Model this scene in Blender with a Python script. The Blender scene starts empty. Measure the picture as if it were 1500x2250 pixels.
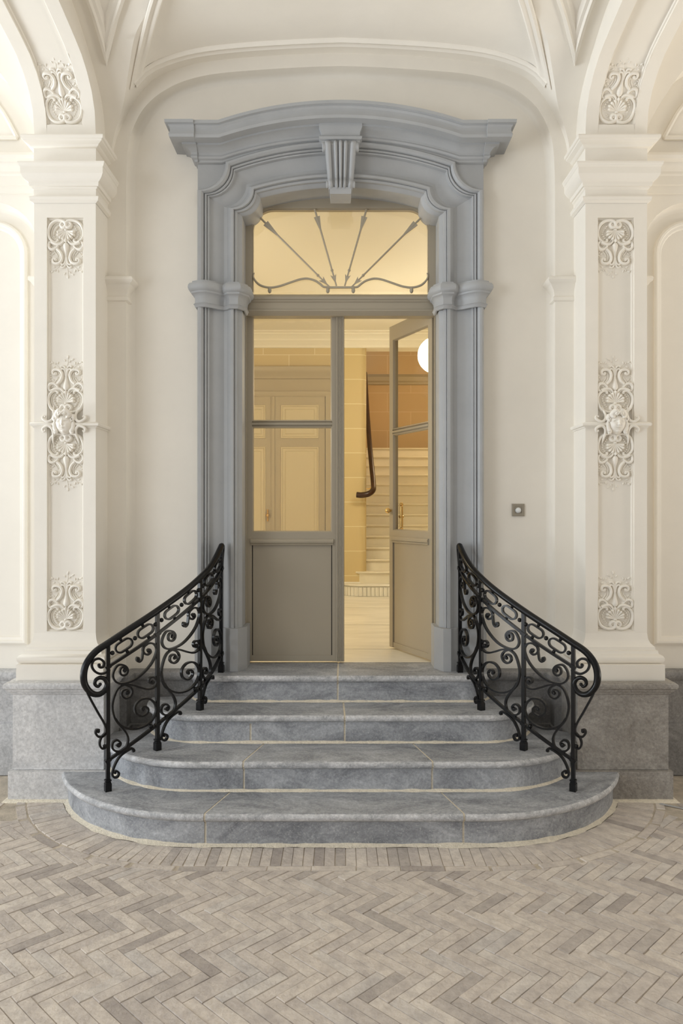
import bpy, bmesh, math, random
from mathutils import Vector, Matrix
from bisect import bisect_left
PI = math.pi
random.seed(7)
sc = bpy.context.scene
COL = sc.collection

# ------------------------------------------------------------------ camera, light, exposure
cam = bpy.data.cameras.new('camera'); camo = bpy.data.objects.new('camera', cam); COL.objects.link(camo)
camo.location = (0, 0, 1.65); camo.rotation_euler = (PI/2, 0, 0)
cam.sensor_fit = 'VERTICAL'; cam.sensor_height = 36; cam.lens = 36*1700/2250
cam.shift_x = 0.0009; cam.clip_end = 100
sc.camera = camo
sc.view_settings.view_transform = 'Standard'; sc.view_settings.look = 'None'
sc.view_settings.gamma = 1; sc.view_settings.exposure = 0.18
try: sc.view_settings.use_curve_mapping = False
except Exception: pass
sc.cycles.use_denoising = True
sc.cycles.max_bounces = 10; sc.cycles.diffuse_bounces = 6; sc.cycles.transparent_max_bounces = 12

w = bpy.data.worlds.new('sky'); sc.world = w; w.use_nodes = True
bg = w.node_tree.nodes['Background']; bg.inputs[0].default_value = (1.0, 0.98, 0.95, 1); bg.inputs[1].default_value = 0.37

def area(name, loc, target, sx, sy, power, color):
    l = bpy.data.lights.new(name, 'AREA'); l.shape = 'RECTANGLE'; l.size = sx; l.size_y = sy
    l.energy = power; l.color = color
    o = bpy.data.objects.new(name, l); COL.objects.link(o); o.location = loc
    o.rotation_euler = (Vector(target)-Vector(loc)).to_track_quat('-Z', 'Z').to_euler()
    return o
area('gateway_daylight_left', (-11, 2.8, 1.7), (0, 3.4, 2.4), 4.0, 3.3, 330, (0.86, 0.94, 1.0))
area('ceiling_fill_left', (-10.4, 3.2, .06), (-10.4, 3.2, 5), 5.0, 5.0, 1250, (0.90, 0.95, 1.0))  # added fill lamp near the ground, facing up to brighten the vault
area('courtyard_daylight', (-6.0, -1.3, 2.0), (0, 4.6, 2.0), 2.6, 3.2, 150, (0.90, 0.95, 1.0))
area('gateway_daylight_right', (8.5, 1.8, 1.7), (0, 3.0, 2.4), 4.0, 3.3, 50, (1.0, 0.90, 0.74))
area('ceiling_fill_right', (8.4, 3.2, .06), (8.4, 3.2, 5), 5.0, 5.0, 520, (1.0, 0.94, 0.84))  # weaker added fill lamp, lifting the vault from the right
def point(name, loc, power, color, r=.15):
    l = bpy.data.lights.new(name, 'POINT'); l.energy = power; l.color = color; l.shadow_soft_size = r
    o = bpy.data.objects.new(name, l); COL.objects.link(o); o.location = loc
WARM = (1.0, 0.91, 0.72)
point('hall_fill_light', (-2.2, 5.9, 2.4), 51, WARM, .2)  # unseen fill lamp added to brighten the hall; no pendant hangs here
point('hall_globe_light', (0.92, 7.5, 2.95), 34, WARM, .2)
point('stair_light', (1.5, 10.4, 3.3), 17, (1.0, 0.78, 0.50), .2)

# ------------------------------------------------------------------ materials
MATS = {}
def mat(name, color, rough=.6, var=.0, scale=6, bump=0., bscale=60, metallic=0., spec=.5, emit=0, coat=0, stretch=None):
    m = bpy.data.materials.new(name); m.use_nodes = True; nt = m.node_tree; N = nt.nodes; L = nt.links
    b = N['Principled BSDF']; b.inputs['Roughness'].default_value = rough; b.inputs['Metallic'].default_value = metallic
    b.inputs['Base Color'].default_value = (*color, 1)
    b.inputs['Specular IOR Level'].default_value = spec
    if coat: b.inputs['Coat Weight'].default_value = coat; b.inputs['Coat Roughness'].default_value = .15
    if emit:
        b.inputs['Emission Color'].default_value = (*color, 1); b.inputs['Emission Strength'].default_value = emit
    geo = N.new('ShaderNodeNewGeometry')
    src = geo.outputs['Position']
    if stretch:
        mp = N.new('ShaderNodeMapping'); mp.inputs['Scale'].default_value = stretch; L.new(src, mp.inputs[0]); src = mp.outputs[0]
    if var:
        n = N.new('ShaderNodeTexNoise'); n.inputs['Scale'].default_value = scale; n.inputs['Detail'].default_value = 6; n.inputs['Roughness'].default_value = .6
        L.new(src, n.inputs['Vector'])
        r = N.new('ShaderNodeValToRGB'); r.color_ramp.elements[0].position = .3; r.color_ramp.elements[1].position = .7
        r.color_ramp.elements[0].color = (*[c*(1-var) for c in color], 1); r.color_ramp.elements[1].color = (*[min(1, c*(1+var)) for c in color], 1)
        L.new(n.outputs[0], r.inputs[0]); L.new(r.outputs[0], b.inputs['Base Color'])
    if bump:
        n2 = N.new('ShaderNodeTexNoise'); n2.inputs['Scale'].default_value = bscale; n2.inputs['Detail'].default_value = 5; L.new(src, n2.inputs['Vector'])
        bp = N.new('ShaderNodeBump'); bp.inputs['Strength'].default_value = bump; bp.inputs['Distance'].default_value = .01
        L.new(n2.outputs[0], bp.inputs['Height']); L.new(bp.outputs[0], b.inputs['Normal'])
    MATS[name] = m; return m

def stone(name, dark, light, speck=(.75, .74, .72), rough=.6, sc1=5.0, amt=.45, stretch=(1, 1, 1), bump=.25):
    m = mat(name, light, rough, bump=bump, bscale=45); nt = m.node_tree; N = nt.nodes; L = nt.links; b = N['Principled BSDF']
    geo = N.new('ShaderNodeNewGeometry')
    n1 = N.new('ShaderNodeTexNoise'); n1.inputs['Scale'].default_value = sc1; n1.inputs['Detail'].default_value = 9; n1.inputs['Roughness'].default_value = .78; n1.inputs['Distortion'].default_value = .9
    mp = N.new('ShaderNodeMapping'); mp.inputs['Scale'].default_value = stretch; L.new(geo.outputs['Position'], mp.inputs[0]); L.new(mp.outputs[0], n1.inputs['Vector'])
    r = N.new('ShaderNodeValToRGB'); r.color_ramp.elements[0].position = .36; r.color_ramp.elements[1].position = .66
    r.color_ramp.elements[0].color = (*dark, 1); r.color_ramp.elements[1].color = (*light, 1); L.new(n1.outputs[0], r.inputs[0])
    n3 = N.new('ShaderNodeTexNoise'); n3.inputs['Scale'].default_value = 70; n3.inputs['Detail'].default_value = 8; n3.inputs['Roughness'].default_value = .7; L.new(geo.outputs['Position'], n3.inputs['Vector'])
    mx0 = N.new('ShaderNodeMix'); mx0.data_type = 'RGBA'; mx0.blend_type = 'MULTIPLY'; mx0.inputs[0].default_value = .42
    r3 = N.new('ShaderNodeValToRGB'); r3.color_ramp.elements[0].position = .35; r3.color_ramp.elements[0].color = (.42, .42, .43, 1); r3.color_ramp.elements[1].position = .62; r3.color_ramp.elements[1].color = (1.2, 1.2, 1.2, 1)
    L.new(n3.outputs[0], r3.inputs[0]); L.new(r.outputs[0], mx0.inputs[6]); L.new(r3.outputs[0], mx0.inputs[7])
    n2 = N.new('ShaderNodeTexNoise'); n2.inputs['Scale'].default_value = 110; n2.inputs['Detail'].default_value = 4; n2.inputs['Roughness'].default_value = .7; L.new(geo.outputs['Position'], n2.inputs['Vector'])
    r2 = N.new('ShaderNodeValToRGB'); r2.color_ramp.elements[0].position = .56; r2.color_ramp.elements[0].color = (0, 0, 0, 1); r2.color_ramp.elements[1].position = .70; r2.color_ramp.elements[1].color = (amt, amt, amt, 1)
    L.new(n2.outputs[0], r2.inputs[0])
    mx = N.new('ShaderNodeMix'); mx.data_type = 'RGBA'; L.new(r2.outputs[0], mx.inputs[0]); L.new(mx0.outputs[2], mx.inputs[6]); mx.inputs[7].default_value = (*speck, 1)
    L.new(mx.outputs[2], b.inputs['Base Color']); return m

def brickmat(name, island):
    m = mat(name, (.5, .44, .37), .85, bump=.5, bscale=55); nt = m.node_tree; N = nt.nodes; L = nt.links; b = N['Principled BSDF']
    b.inputs['Specular IOR Level'].default_value = .25
    geo = N.new('ShaderNodeNewGeometry')
    if island: rnd = geo.outputs['Random Per Island']
    else: rnd = N.new('ShaderNodeObjectInfo').outputs['Random']
    r = N.new('ShaderNodeValToRGB'); cr = r.color_ramp
    tones = [(0, (.42, .375, .345)), (.06, (.47, .425, .39)), (.16, (.575, .52, .475)), (.45, (.62, .56, .505)), (.7, (.655, .59, .525)), (.88, (.69, .63, .565)), (1, (.585, .545, .51))]
    while len(cr.elements) < len(tones): cr.elements.new(.5)
    for e, (p, c) in zip(cr.elements, tones): e.position = p; e.color = (*c, 1)
    L.new(rnd, r.inputs[0])
    n = N.new('ShaderNodeTexNoise'); n.inputs['Scale'].default_value = 16; n.inputs['Detail'].default_value = 6; n.inputs['Roughness'].default_value = .65
    L.new(geo.outputs['Position'], n.inputs['Vector'])
    r2 = N.new('ShaderNodeValToRGB'); r2.color_ramp.elements[0].position = .34; r2.color_ramp.elements[0].color = (.74, .73, .74, 1); r2.color_ramp.elements[1].position = .62; r2.color_ramp.elements[1].color = (1.05, 1.05, 1.04, 1)
    L.new(n.outputs[0], r2.inputs[0])
    mx = N.new('ShaderNodeMix'); mx.data_type = 'RGBA'; mx.blend_type = 'MULTIPLY'; mx.inputs[0].default_value = .8
    L.new(r.outputs[0], mx.inputs[6]); L.new(r2.outputs[0], mx.inputs[7]); L.new(mx.outputs[2], b.inputs['Base Color']); return m

def glassmat(name, tint=(1, 1, 1), refl=.07):
    m = bpy.data.materials.new(name); m.use_nodes = True; nt = m.node_tree; N = nt.nodes; L = nt.links
    N.remove(N['Principled BSDF']); out = N['Material Output']
    t = N.new('ShaderNodeBsdfTransparent'); t.inputs[0].default_value = (*tint, 1)
    g = N.new('ShaderNodeBsdfGlossy'); g.inputs['Roughness'].default_value = .02
    n = N.new('ShaderNodeTexNoise'); n.inputs['Scale'].default_value = 9; geo = N.new('ShaderNodeNewGeometry'); L.new(geo.outputs['Position'], n.inputs['Vector'])
    bp = N.new('ShaderNodeBump'); bp.inputs['Strength'].default_value = .04; bp.inputs['Distance'].default_value = .02; L.new(n.outputs[0], bp.inputs['Height']); L.new(bp.outputs[0], g.inputs['Normal'])
    mx = N.new('ShaderNodeMixShader'); mx.inputs[0].default_value = refl
    L.new(t.outputs[0], mx.inputs[1]); L.new(g.outputs[0], mx.inputs[2]); L.new(mx.outputs[0], out.inputs[0])
    MATS[name] = m; return m

def ashlarmat(name, color, line, bw, bh, along='X'):
    m = mat(name, color, .55, spec=.4); nt = m.node_tree; N = nt.nodes; L = nt.links; b = N['Principled BSDF']
    geo = N.new('ShaderNodeNewGeometry'); sx = N.new('ShaderNodeSeparateXYZ'); L.new(geo.outputs['Position'], sx.inputs[0])
    cb = N.new('ShaderNodeCombineXYZ'); ad = N.new('ShaderNodeMath'); ad.operation = 'ADD'
    L.new(sx.outputs[0], ad.inputs[0]); L.new(sx.outputs[1], ad.inputs[1])
    L.new(ad.outputs[0] if along == 'XY' else sx.outputs[0], cb.inputs[0]); L.new(sx.outputs[2], cb.inputs[1])
    br = N.new('ShaderNodeTexBrick'); br.inputs['Scale'].default_value = 1; br.inputs['Brick Width'].default_value = bw; br.inputs['Row Height'].default_value = bh
    br.inputs['Mortar Size'].default_value = .004; br.inputs['Mortar Smooth'].default_value = .1
    br.inputs['Color1'].default_value = (*color, 1); br.inputs['Color2'].default_value = (*[c*.95 for c in color], 1); br.inputs['Mortar'].default_value = (*line, 1)
    L.new(cb.outputs[0], br.inputs['Vector']); L.new(br.outputs[0], b.inputs['Base Color']); return m

PAINT = mat('white_paint', (.83, .79, .715), .55, var=.025, scale=3, bump=.04, bscale=30, spec=.35)
BLUE = mat('blue_grey_paint', (.385, .395, .405), .55, var=.05, scale=5, bump=.12, bscale=35, spec=.4)
TAUPE = mat('taupe_paint', (.365, .32, .245), .30, spec=.5)
DARKGAP = mat('painted_gap_shade', (.03, .027, .024), .8)  # near-black colour standing in for shade inside gaps
STEPST = stone('bluestone_step', (.20, .21, .23), (.50, .515, .54), stretch=(.55, 1, 1))
STEPWORN = stone('bluestone_worn_edge', (.32, .33, .345), (.72, .72, .73), amt=.7, sc1=9, stretch=(.6, 1, 1))
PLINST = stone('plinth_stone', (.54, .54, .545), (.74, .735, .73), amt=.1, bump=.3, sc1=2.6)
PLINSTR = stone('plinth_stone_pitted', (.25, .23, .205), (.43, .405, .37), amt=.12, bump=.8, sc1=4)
DADOL = stone('dado_stone_pale', (.40, .40, .405), (.60, .60, .605), amt=.2, bump=.3)
DADOST = stone('dado_stone', (.20, .195, .19), (.33, .32, .31), amt=.2, bump=.3)
MORTAR = mat('sand_mortar', (.78, .71, .58), .95, var=.14, scale=60, bump=.6, bscale=120)
SAND = mat('joint_sand', (.50, .44, .36), .95, var=.25, scale=14, bump=.4, bscale=150)
BRICK = brickmat('clay_paver', False); BRICKI = brickmat('clay_paver_field', True)
IRON = mat('black_iron', (.006, .006, .0065), .24, spec=.28)
GLASS = glassmat('clear_glass', (.99, .98, .95), .06)
BRASS = mat('brass', (.75, .52, .22), .25, metallic=1)
GREYIRON = mat('fanlight_metal', (.42, .37, .28), .4, spec=.5)
HALLWALL = ashlarmat('hall_ashlar_paint', (.66, .53, .285), (.80, .72, .50), .62, .295, 'XY')
STAIRWALL = ashlarmat('stair_ashlar_paint', (.62, .44, .24), (.72, .56, .36), .72, .29)
HALLCEIL = mat('hall_ceiling_paint', (.86, .82, .70), .6)
HALLDOOR = mat('hall_door_paint', (.44, .375, .26), .45)
HALLPANEL = mat('hall_door_panel_paint', (.60, .52, .35), .45)
MARBLE = mat('cream_marble', (.84, .82, .75), .25, var=.10, scale=2.2, stretch=(1, 3, 1))
STAIRST = mat('stair_stone', (.80, .75, .62), .4, var=.04, scale=5)
WOOD = mat('mahogany', (.04, .014, .007), .28, var=.3, scale=14)
GLOBE = mat('lit_globe', (1.0, .93, .74), .5, emit=7)
WHITEPL = mat('white_plastic', (.82, .84, .84), .3)
PLATE = mat('sensor_plate', (.31, .275, .215), .4)
STRIP = mat('metal_drain_strip', (.55, .56, .56), .4, metallic=.4)

# ------------------------------------------------------------------ mesh helpers
def cat(pts, n=8, closed=False):
    pts = [Vector(p) for p in pts]; m = len(pts); out = []
    for i in range(m if closed else m-1):
        p1, p2 = pts[i], pts[(i+1) % m]
        p0 = pts[(i-1) % m] if closed or i > 0 else p1*2-p2
        p3 = pts[(i+2) % m] if closed or i+2 < m else p2*2-p1
        for k in range(n):
            t = k/n
            out.append(.5*((2*p1)+(-p0+p2)*t+(2*p0-5*p1+4*p2-p3)*t*t+(-p0+3*p1-3*p2+p3)*t**3))
    if not closed: out.append(pts[-1])
    return out
def lerp(a, b, t): return a+(b-a)*t
def interp(x, xs, ys):
    if x <= xs[0]: return ys[0]
    if x >= xs[-1]: return ys[-1]
    i = bisect_left(xs, x)
    return lerp(ys[i-1], ys[i], (x-xs[i-1])/(xs[i]-xs[i-1]))

class MB:
    def __init__(s): s.v = []; s.f = []; s.m = []; s.cm = 0
    def quadfaces(s, fs):
        s.f += fs; s.m += [s.cm]*len(fs)
    def box(s, x0, x1, y0, y1, z0, z1):
        b = len(s.v)
        s.v += [(x0,y0,z0),(x1,y0,z0),(x1,y1,z0),(x0,y1,z0),(x0,y0,z1),(x1,y0,z1),(x1,y1,z1),(x0,y1,z1)]
        s.quadfaces([tuple(b+i for i in q) for q in ((0,3,2,1),(4,5,6,7),(0,1,5,4),(1,2,6,5),(2,3,7,6),(3,0,4,7))]); return s
    def rows(s, rows, closed_u=False, closed_v=False, cap=False):
        b = len(s.v); nu = len(rows[0]); nv = len(rows)
        for r in rows: s.v += [tuple(p) for p in r]
        fs = []
        for j in range(nv if closed_v else nv-1):
            for i in range(nu if closed_u else nu-1):
                j2 = (j+1) % nv; i2 = (i+1) % nu
                fs.append((b+j*nu+i, b+j*nu+i2, b+j2*nu+i2, b+j2*nu+i))
        if cap:
            fs.append(tuple(b+i for i in range(nu))); fs.append(tuple(b+(nv-1)*nu+i for i in range(nu-1, -1, -1)))
        s.quadfaces(fs); return s
    def poly(s, pts):
        b = len(s.v); s.v += [tuple(p) for p in pts]; s.quadfaces([tuple(range(b, b+len(pts)))]); return s
    def prism(s, pts, d):                     # polygon extruded by vector d
        n = len(pts); b = len(s.v); s.v += [tuple(p) for p in pts]+[tuple(Vector(p)+Vector(d)) for p in pts]
        s.quadfaces([tuple(range(b, b+n)), tuple(range(b+2*n-1, b+n-1, -1))]+[(b+i, b+(i+1) % n, b+n+(i+1) % n, b+n+i) for i in range(n)]); return s
    def plan(s, pts, prof, zf=None, cap=True):   # profile (offset, z) swept along a plan polyline; outward = right of travel
        P = [Vector((p[0], p[1])) for p in pts]; n = len(P); nor = []
        for i in range(n):
            a = (P[i]-P[i-1]).normalized() if i else None; b = (P[i+1]-P[i]).normalized() if i < n-1 else None
            na = Vector((a.y, -a.x)) if a else None; nb = Vector((b.y, -b.x)) if b else None
            if na is None: nor.append(nb)
            elif nb is None: nor.append(na)
            else:
                m = na+nb; nor.append(m/max(.3, m.dot(na)))
        rows = [[(P[i].x+nor[i].x*o, P[i].y+nor[i].y*o, z+(zf(P[i].x) if zf else 0)) for o, z in prof] for i in range(n)]
        s.rows(rows, cap=cap); return s
    def tube(s, pts, r, n=8, flat=1., cap=True, up=None, closed=False):
        pts = [Vector(p) for p in pts]; m = len(pts); rows = []
        rs = r if isinstance(r, (list, tuple)) else [r]*m
        prev = None
        for i in range(m):
            t = (pts[(i+1) % m if closed else min(i+1, m-1)]-pts[i-1 if closed else max(i-1, 0)]).normalized()
            if up is not None: a = Vector(up); a = (a-t*a.dot(t)).normalized()
            else:
                if prev is None:
                    a = Vector((0, 0, 1)) if abs(t.z) < .9 else Vector((1, 0, 0))
                else: a = prev
                a = (a-t*a.dot(t)).normalized(); prev = a
            bb = t.cross(a)
            rows.append([pts[i]+(a*math.cos(2*PI*k/n)*flat+bb*math.sin(2*PI*k/n))*rs[i] for k in range(n)])
        s.rows(rows, closed_u=True, closed_v=closed, cap=cap and not closed); return s
    def bar(s, pts, hw, hd, up):                 # rectangular bar along a path; up gives the second axis direction per point
        pts = [Vector(p) for p in pts]; m = len(pts); rows = []
        for i in range(m):
            t = (pts[min(i+1, m-1)]-pts[max(i-1, 0)]).normalized()
            a = Vector(up[i] if isinstance(up, list) else up); a = (a-t*a.dot(t)).normalized(); b = t.cross(a)
            h = hw[i] if isinstance(hw, list) else hw
            rows.append([pts[i]+a*hd+b*h, pts[i]-a*hd+b*h, pts[i]-a*hd-b*h, pts[i]+a*hd-b*h])
        s.rows(rows, closed_u=True, cap=True); return s
    def ball(s, c, r, nu=10, nv=7, sc_=(1, 1, 1)):
        c = Vector(c); rows = []
        for j in range(nv+1):
            th = PI*j/nv
            rows.append([c+Vector((math.sin(th)*math.cos(2*PI*i/nu)*sc_[0], math.sin(th)*math.sin(2*PI*i/nu)*sc_[1], math.cos(th)*sc_[2]))*r for i in range(nu)])
        s.rows(rows, closed_u=True); return s
    def lathe(s, c, prof, n=20):                 # (r,z) about the vertical through c
        rows = [[(c[0]+r*math.cos(2*PI*i/n), c[1]+r*math.sin(2*PI*i/n), c[2]+z) for i in range(n)] for r, z in prof]
        s.rows(rows, closed_u=True, cap=True); return s
    def xf(s, f, start=0):
        for i in range(start, len(s.v)): s.v[i] = tuple(f(*s.v[i]))
        return s
    def mesh(s, name, mats, mx=False, smooth=35, recalc=True):
        me = bpy.data.meshes.new(name)
        v = [(-x, y, z) for x, y, z in s.v] if mx else s.v
        f = [q[::-1] for q in s.f] if mx else s.f
        me.from_pydata(v, [], f)
        for m in (mats if isinstance(mats, (list, tuple)) else [mats]): me.materials.append(m)
        if any(s.m): me.polygons.foreach_set('material_index', s.m)
        if recalc or smooth:
            bm = bmesh.new(); bm.from_mesh(me); bmesh.ops.remove_doubles(bm, verts=bm.verts, dist=1e-5)
            bmesh.ops.recalc_face_normals(bm, faces=bm.faces); bm.to_mesh(me); bm.free()
        if smooth:
            me.polygons.foreach_set('use_smooth', [True]*len(me.polygons)); me.set_sharp_from_angle(angle=math.radians(smooth))
        me.update(); return me
    def build(s, name, mats, parent=None, mx=False, smooth=35, recalc=True):
        return link(name, s.mesh(name, mats, mx, smooth, recalc), parent)
def link(name, data, parent=None):
    o = bpy.data.objects.new(name, data); COL.objects.link(o)
    if parent: o.parent = parent
    return o
def tag(o, label=None, cat_=None, group=None, kind=None):
    if label: o['label'] = label
    if cat_: o['category'] = cat_
    if group: o['group'] = group
    if kind: o['kind'] = kind
    return o
def empty(name, loc=(0, 0, 0), rz=0, parent=None):
    o = bpy.data.objects.new(name, None); COL.objects.link(o); o.location = loc; o.rotation_euler = (0, 0, rz); o.empty_display_size = .1
    if parent: o.parent = parent
    return o
def copy_tree(o, parent=None):
    c = o.copy(); COL.objects.link(c); c.parent = parent
    for ch in o.children: copy_tree(ch, c)
    return c

# ------------------------------------------------------------------ key dimensions (metres)
YW, YP, YS = 4.89, 4.80, 4.57        # niche wall, wall-pier front, pilaster shaft front
XI, XO = 1.4456, 1.809               # pilaster inner and outer edge
R = .165; LAND = .66                 # riser, landing level
YD = 5.07; BAY = XI+XO               # door plane, bay spacing
A_OUT = [(1.42, 3.7), (1.406, 3.889), (1.372, 4.013), (1.304, 4.149), (1.248, 4.239), (1.158, 4.335), (1.022, 4.397), (.841, 4.442), (.559, 4.473), (.22, 4.493), (0, 4.501)]
B_IN = [(1.330, 3.6), (1.326, 3.80), (1.31, 3.957), (1.259, 4.092), (1.191, 4.188), (1.09, 4.267), (.954, 4.329), (.774, 4.369), (.503, 4.393), (.22, 4.410), (0, 4.417)]
ZB = [(-1.4, 4.50), (.5, 4.57), (2.3, 4.60), (3.0, 4.57), (3.5, 4.515), (3.9, 4.455), (4.15, 4.405), (4.25, 4.38), (4.36, 4.335), (4.5, 4.27), (4.63, 4.185), (4.71, 4.10), (4.745, 4.0), (4.76, 3.85)]
INTR = [(4.57, 3.80), (4.569, 3.88), (4.553, 4.0), (4.50, 4.09), (4.42, 4.155), (4.30, 4.21), (3.94, 4.28), (3.5, 4.345), (3.0, 4.39), (2.3, 4.42), (.5, 4.40), (-1.4, 4.33)]
def sm(pts, n=6): return [tuple(p) for p in cat([(a, b, 0) for a, b in pts], n)]
Ah = [(p[0], p[1]) for p in sm(A_OUT)]
def zl(x): return interp(-abs(x), [-p[0] for p in Ah], [p[1] for p in Ah])
def xl(z): return interp(z, [p[1] for p in Ah], [p[0] for p in Ah])
ZBs = [(p[0], p[1]) for p in sm(ZB, 5)]
def zb(y): return interp(y, [p[0] for p in ZBs], [p[1] for p in ZBs])
_front = [p for p in ZBs if p[0] >= 2.3][::-1]
def yb(z): return interp(z, [p[1] for p in _front], [p[0] for p in _front])

# ================================================================== SETTING
# ---------- floor: sand bed with herringbone clay pavers
STEPS = [dict(c=.69, r=.93, y=3.83), dict(c=.78, r=.60, y=4.118), dict(c=.80, r=.35, y=4.426), dict(c=.78, r=.14, y=4.709)]
def step_path(i, off=0., yend=None, n=26):
    S = STEPS[i]; c, r, y0 = S['c'], S['r']+off, S['y']-off; cy = S['y']+S['r']
    pts = []
    a0 = PI
    if yend is not None and yend < cy:
        a0 = PI+math.asin(min(1, (cy-yend)/r))
    elif yend is not None: pts.append((-c-r, yend))
    for k in range(n+1):
        a = lerp(a0, 1.5*PI, k/n); pts.append((-c+r*math.cos(a), cy+r*math.sin(a)))
    half = pts
    for k in range(1, 12): half.append((-c+2*c*k/12, y0))
    return half+[(-p[0], p[1]) for p in pts[:n+1+(1 if yend is not None and yend >= cy else 0)]][::-1]
PLY = 4.42                                # plinth base front
fl = MB(); fl.box(-7, 7, -1.6, 5.0, -.09, -.0045)
floor = fl.build('floor', SAND); tag(floor, 'herringbone floor of narrow beige and grey clay pavers', kind='structure')
S1 = STEPS[0]; CY1 = S1['y']+S1['r']
def sdist(x, y):      # signed distance outside the first step's curve and outward normal (x,y in front of plinths)
    ax = abs(x); sx = 1 if x >= 0 else -1
    if ax <= S1['c']: return S1['y']-y, (0, -1)
    dx, dy = ax-S1['c'], y-CY1; d = math.hypot(dx, dy)
    return d-S1['r'], (sx*dx/d, dy/d)
def clip(poly, p, n):   # keep the side where (q-p).n >= 0
    out = []
    for i in range(len(poly)):
        a, b = poly[i], poly[(i+1) % len(poly)]
        da = (a[0]-p[0])*n[0]+(a[1]-p[1])*n[1]; db = (b[0]-p[0])*n[0]+(b[1]-p[1])*n[1]
        if da >= 0: out.append(a)
        if da*db < 0:
            t = da/(da-db); out.append((lerp(a[0], b[0], t), lerp(a[1], b[1], t)))
    return out
def parea(p): return abs(sum(p[i][0]*p[(i+1) % len(p)][1]-p[(i+1) % len(p)][0]*p[i][1] for i in range(len(p))))/2
bricks = []      # polygons in plan, ready gapped
def rect(cx, cy, hx, hy, ang):
    ca, sa = math.cos(ang), math.sin(ang)
    return [(cx+ca*u-sa*v, cy+sa*u+ca*v) for u, v in ((-hx, -hy), (hx, -hy), (hx, hy), (-hx, hy))]
G = .0021
SO = .012+.010       # mortar strip in front of the step
LB, WB_ = .204, .049
COURSE = SO+.196+.006+.049
# soldier course round the step, then a stretcher course
def arc_point(s, off):
    c, r = S1['c'], S1['r']+off
    if abs(s) <= c: return (s, S1['y']-off), (0, -1)
    a = (abs(s)-c)/(S1['r']+.13); sg = 1 if s > 0 else -1
    return (sg*(c+r*math.sin(a)), CY1-r*math.cos(a)), (sg*math.sin(a), -math.cos(a))
mit = []
def corner_x(): return 1.60
for (off, hl, pitch, turn) in ((SO+.098, .098-G/2, .0505, True), (SO+.196+.006+.0245, .1-G/2, .206, False)):
    s = -2.4+pitch/2
    while s < 2.4:
        p, nrm = arc_point(s, off)
        if p[1] < PLY+.10:
            ang = math.atan2(nrm[1], nrm[0])
            jl = random.uniform(-.003, .003)
            q = rect(p[0], p[1], hl+jl, (pitch-G)/2, ang) if turn else rect(p[0], p[1], .0245-G/2, (pitch-G)/2, ang)
            q = clip(q, (0, PLY-.01), (0, -1))
            if len(q) > 2 and parea(q) > .0012: bricks.append(q)
        s += pitch
# straight soldier course along the plinths
x = 1.93
while x < 6.5:
    for sg in (-1, 1):
        bricks.append(rect(sg*x, PLY-.03-.098, .0505/2-G/2, .098-G/2, 0))
    x += .0505
x = 1.95
while x < 6.5:
    for sg in (-1, 1): bricks.append(rect(sg*(x+.05), PLY-.03-.196-.006-.0245, .101-G/2, .0245-G/2, 0))
    x += .206
# herringbone field
c45 = math.sqrt(.5)
def rot(p): return ((p[0]+p[1])*c45, (-p[0]+p[1])*c45)
ox, oy = .02, 2.60
nH = 0
for j in range(-16, 18):
    for i in range(-150, 151):
        bx, by = i*WB_+j*(LB+WB_), i*WB_+j*(WB_-LB)
        for (x0, y0, lx, ly) in ((bx, by, LB, WB_), (bx+LB, by+WB_-LB, WB_, LB)):
            cen = rot((x0+lx/2, y0+ly/2)); cx, cy = cen[0]+ox, cen[1]+oy
            if abs(cx) > 6 or cy < -1.4 or cy > 4.35: continue
            q = [rot(p) for p in ((x0+G/2, y0+G/2), (x0+lx-G/2, y0+G/2), (x0+lx-G/2, y0+ly-G/2), (x0+G/2, y0+ly-G/2))]
            q = [(a+ox, b+oy) for a, b in q]
            d, nn = sdist(cx, cy)
            if d < COURSE+.16 and cy > 2:
                if d < COURSE-.13: continue
                q = clip(q, (cx-nn[0]*(d-COURSE), cy-nn[1]*(d-COURSE)), nn)
            lim = PLY-.03-.196-.006-.049-.003
            if abs(cx) > 1.75 and cy > lim-.2: q = clip(q, (0, lim), (0, -1))
            elif cy > PLY-.13: q = clip(q, (0, PLY-.012), (0, -1))
            if len(q) > 2 and parea(q) > .0009: bricks.append(q)
def brick_geo(q, mb, z0=-.05, tilt=.0012):
    n = len(q); cx = sum(p[0] for p in q)/n; cy = sum(p[1] for p in q)/n
    zt = random.uniform(-.0018, .0012); tx, ty = random.uniform(-tilt, tilt)*8, random.uniform(-tilt, tilt)*8
    ch = .0022; j = [(p[0]+random.uniform(-.0012, .0012), p[1]+random.uniform(-.0012, .0012)) for p in q]
    ins = []
    for p in j:
        d = math.hypot(p[0]-cx, p[1]-cy); k = 1-ch*1.4/max(d, .01); ins.append((cx+(p[0]-cx)*k, cy+(p[1]-cy)*k))
    b = len(mb.v)
    mb.v += [(p[0], p[1], z0) for p in j]+[(p[0], p[1], -.004+zt) for p in j]+[(p[0], p[1], zt+(p[0]-cx)*tx*.3+(p[1]-cy)*ty*.3) for p in ins]
    fs = [tuple(b+2*n+i for i in range(n))]
    for i in range(n):
        k = (i+1) % n
        fs += [(b+i, b+k, b+n+k, b+n+i), (b+n+i, b+n+k, b+2*n+k, b+2*n+i)]
    mb.quadfaces(fs)
def in_view(q):
    cx = sum(p[0] for p in q)/len(q); cy = sum(p[1] for p in q)/len(q)
    if cy < 2.44: return -1
    if abs(cx) > cy*752/1700: return -1
    return parea(q)/cy**3
order = sorted(range(len(bricks)), key=lambda i: -in_view(bricks[i]))
single = set(i for i in order[:300] if in_view(bricks[i]) > 0)
field = MB()
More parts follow.
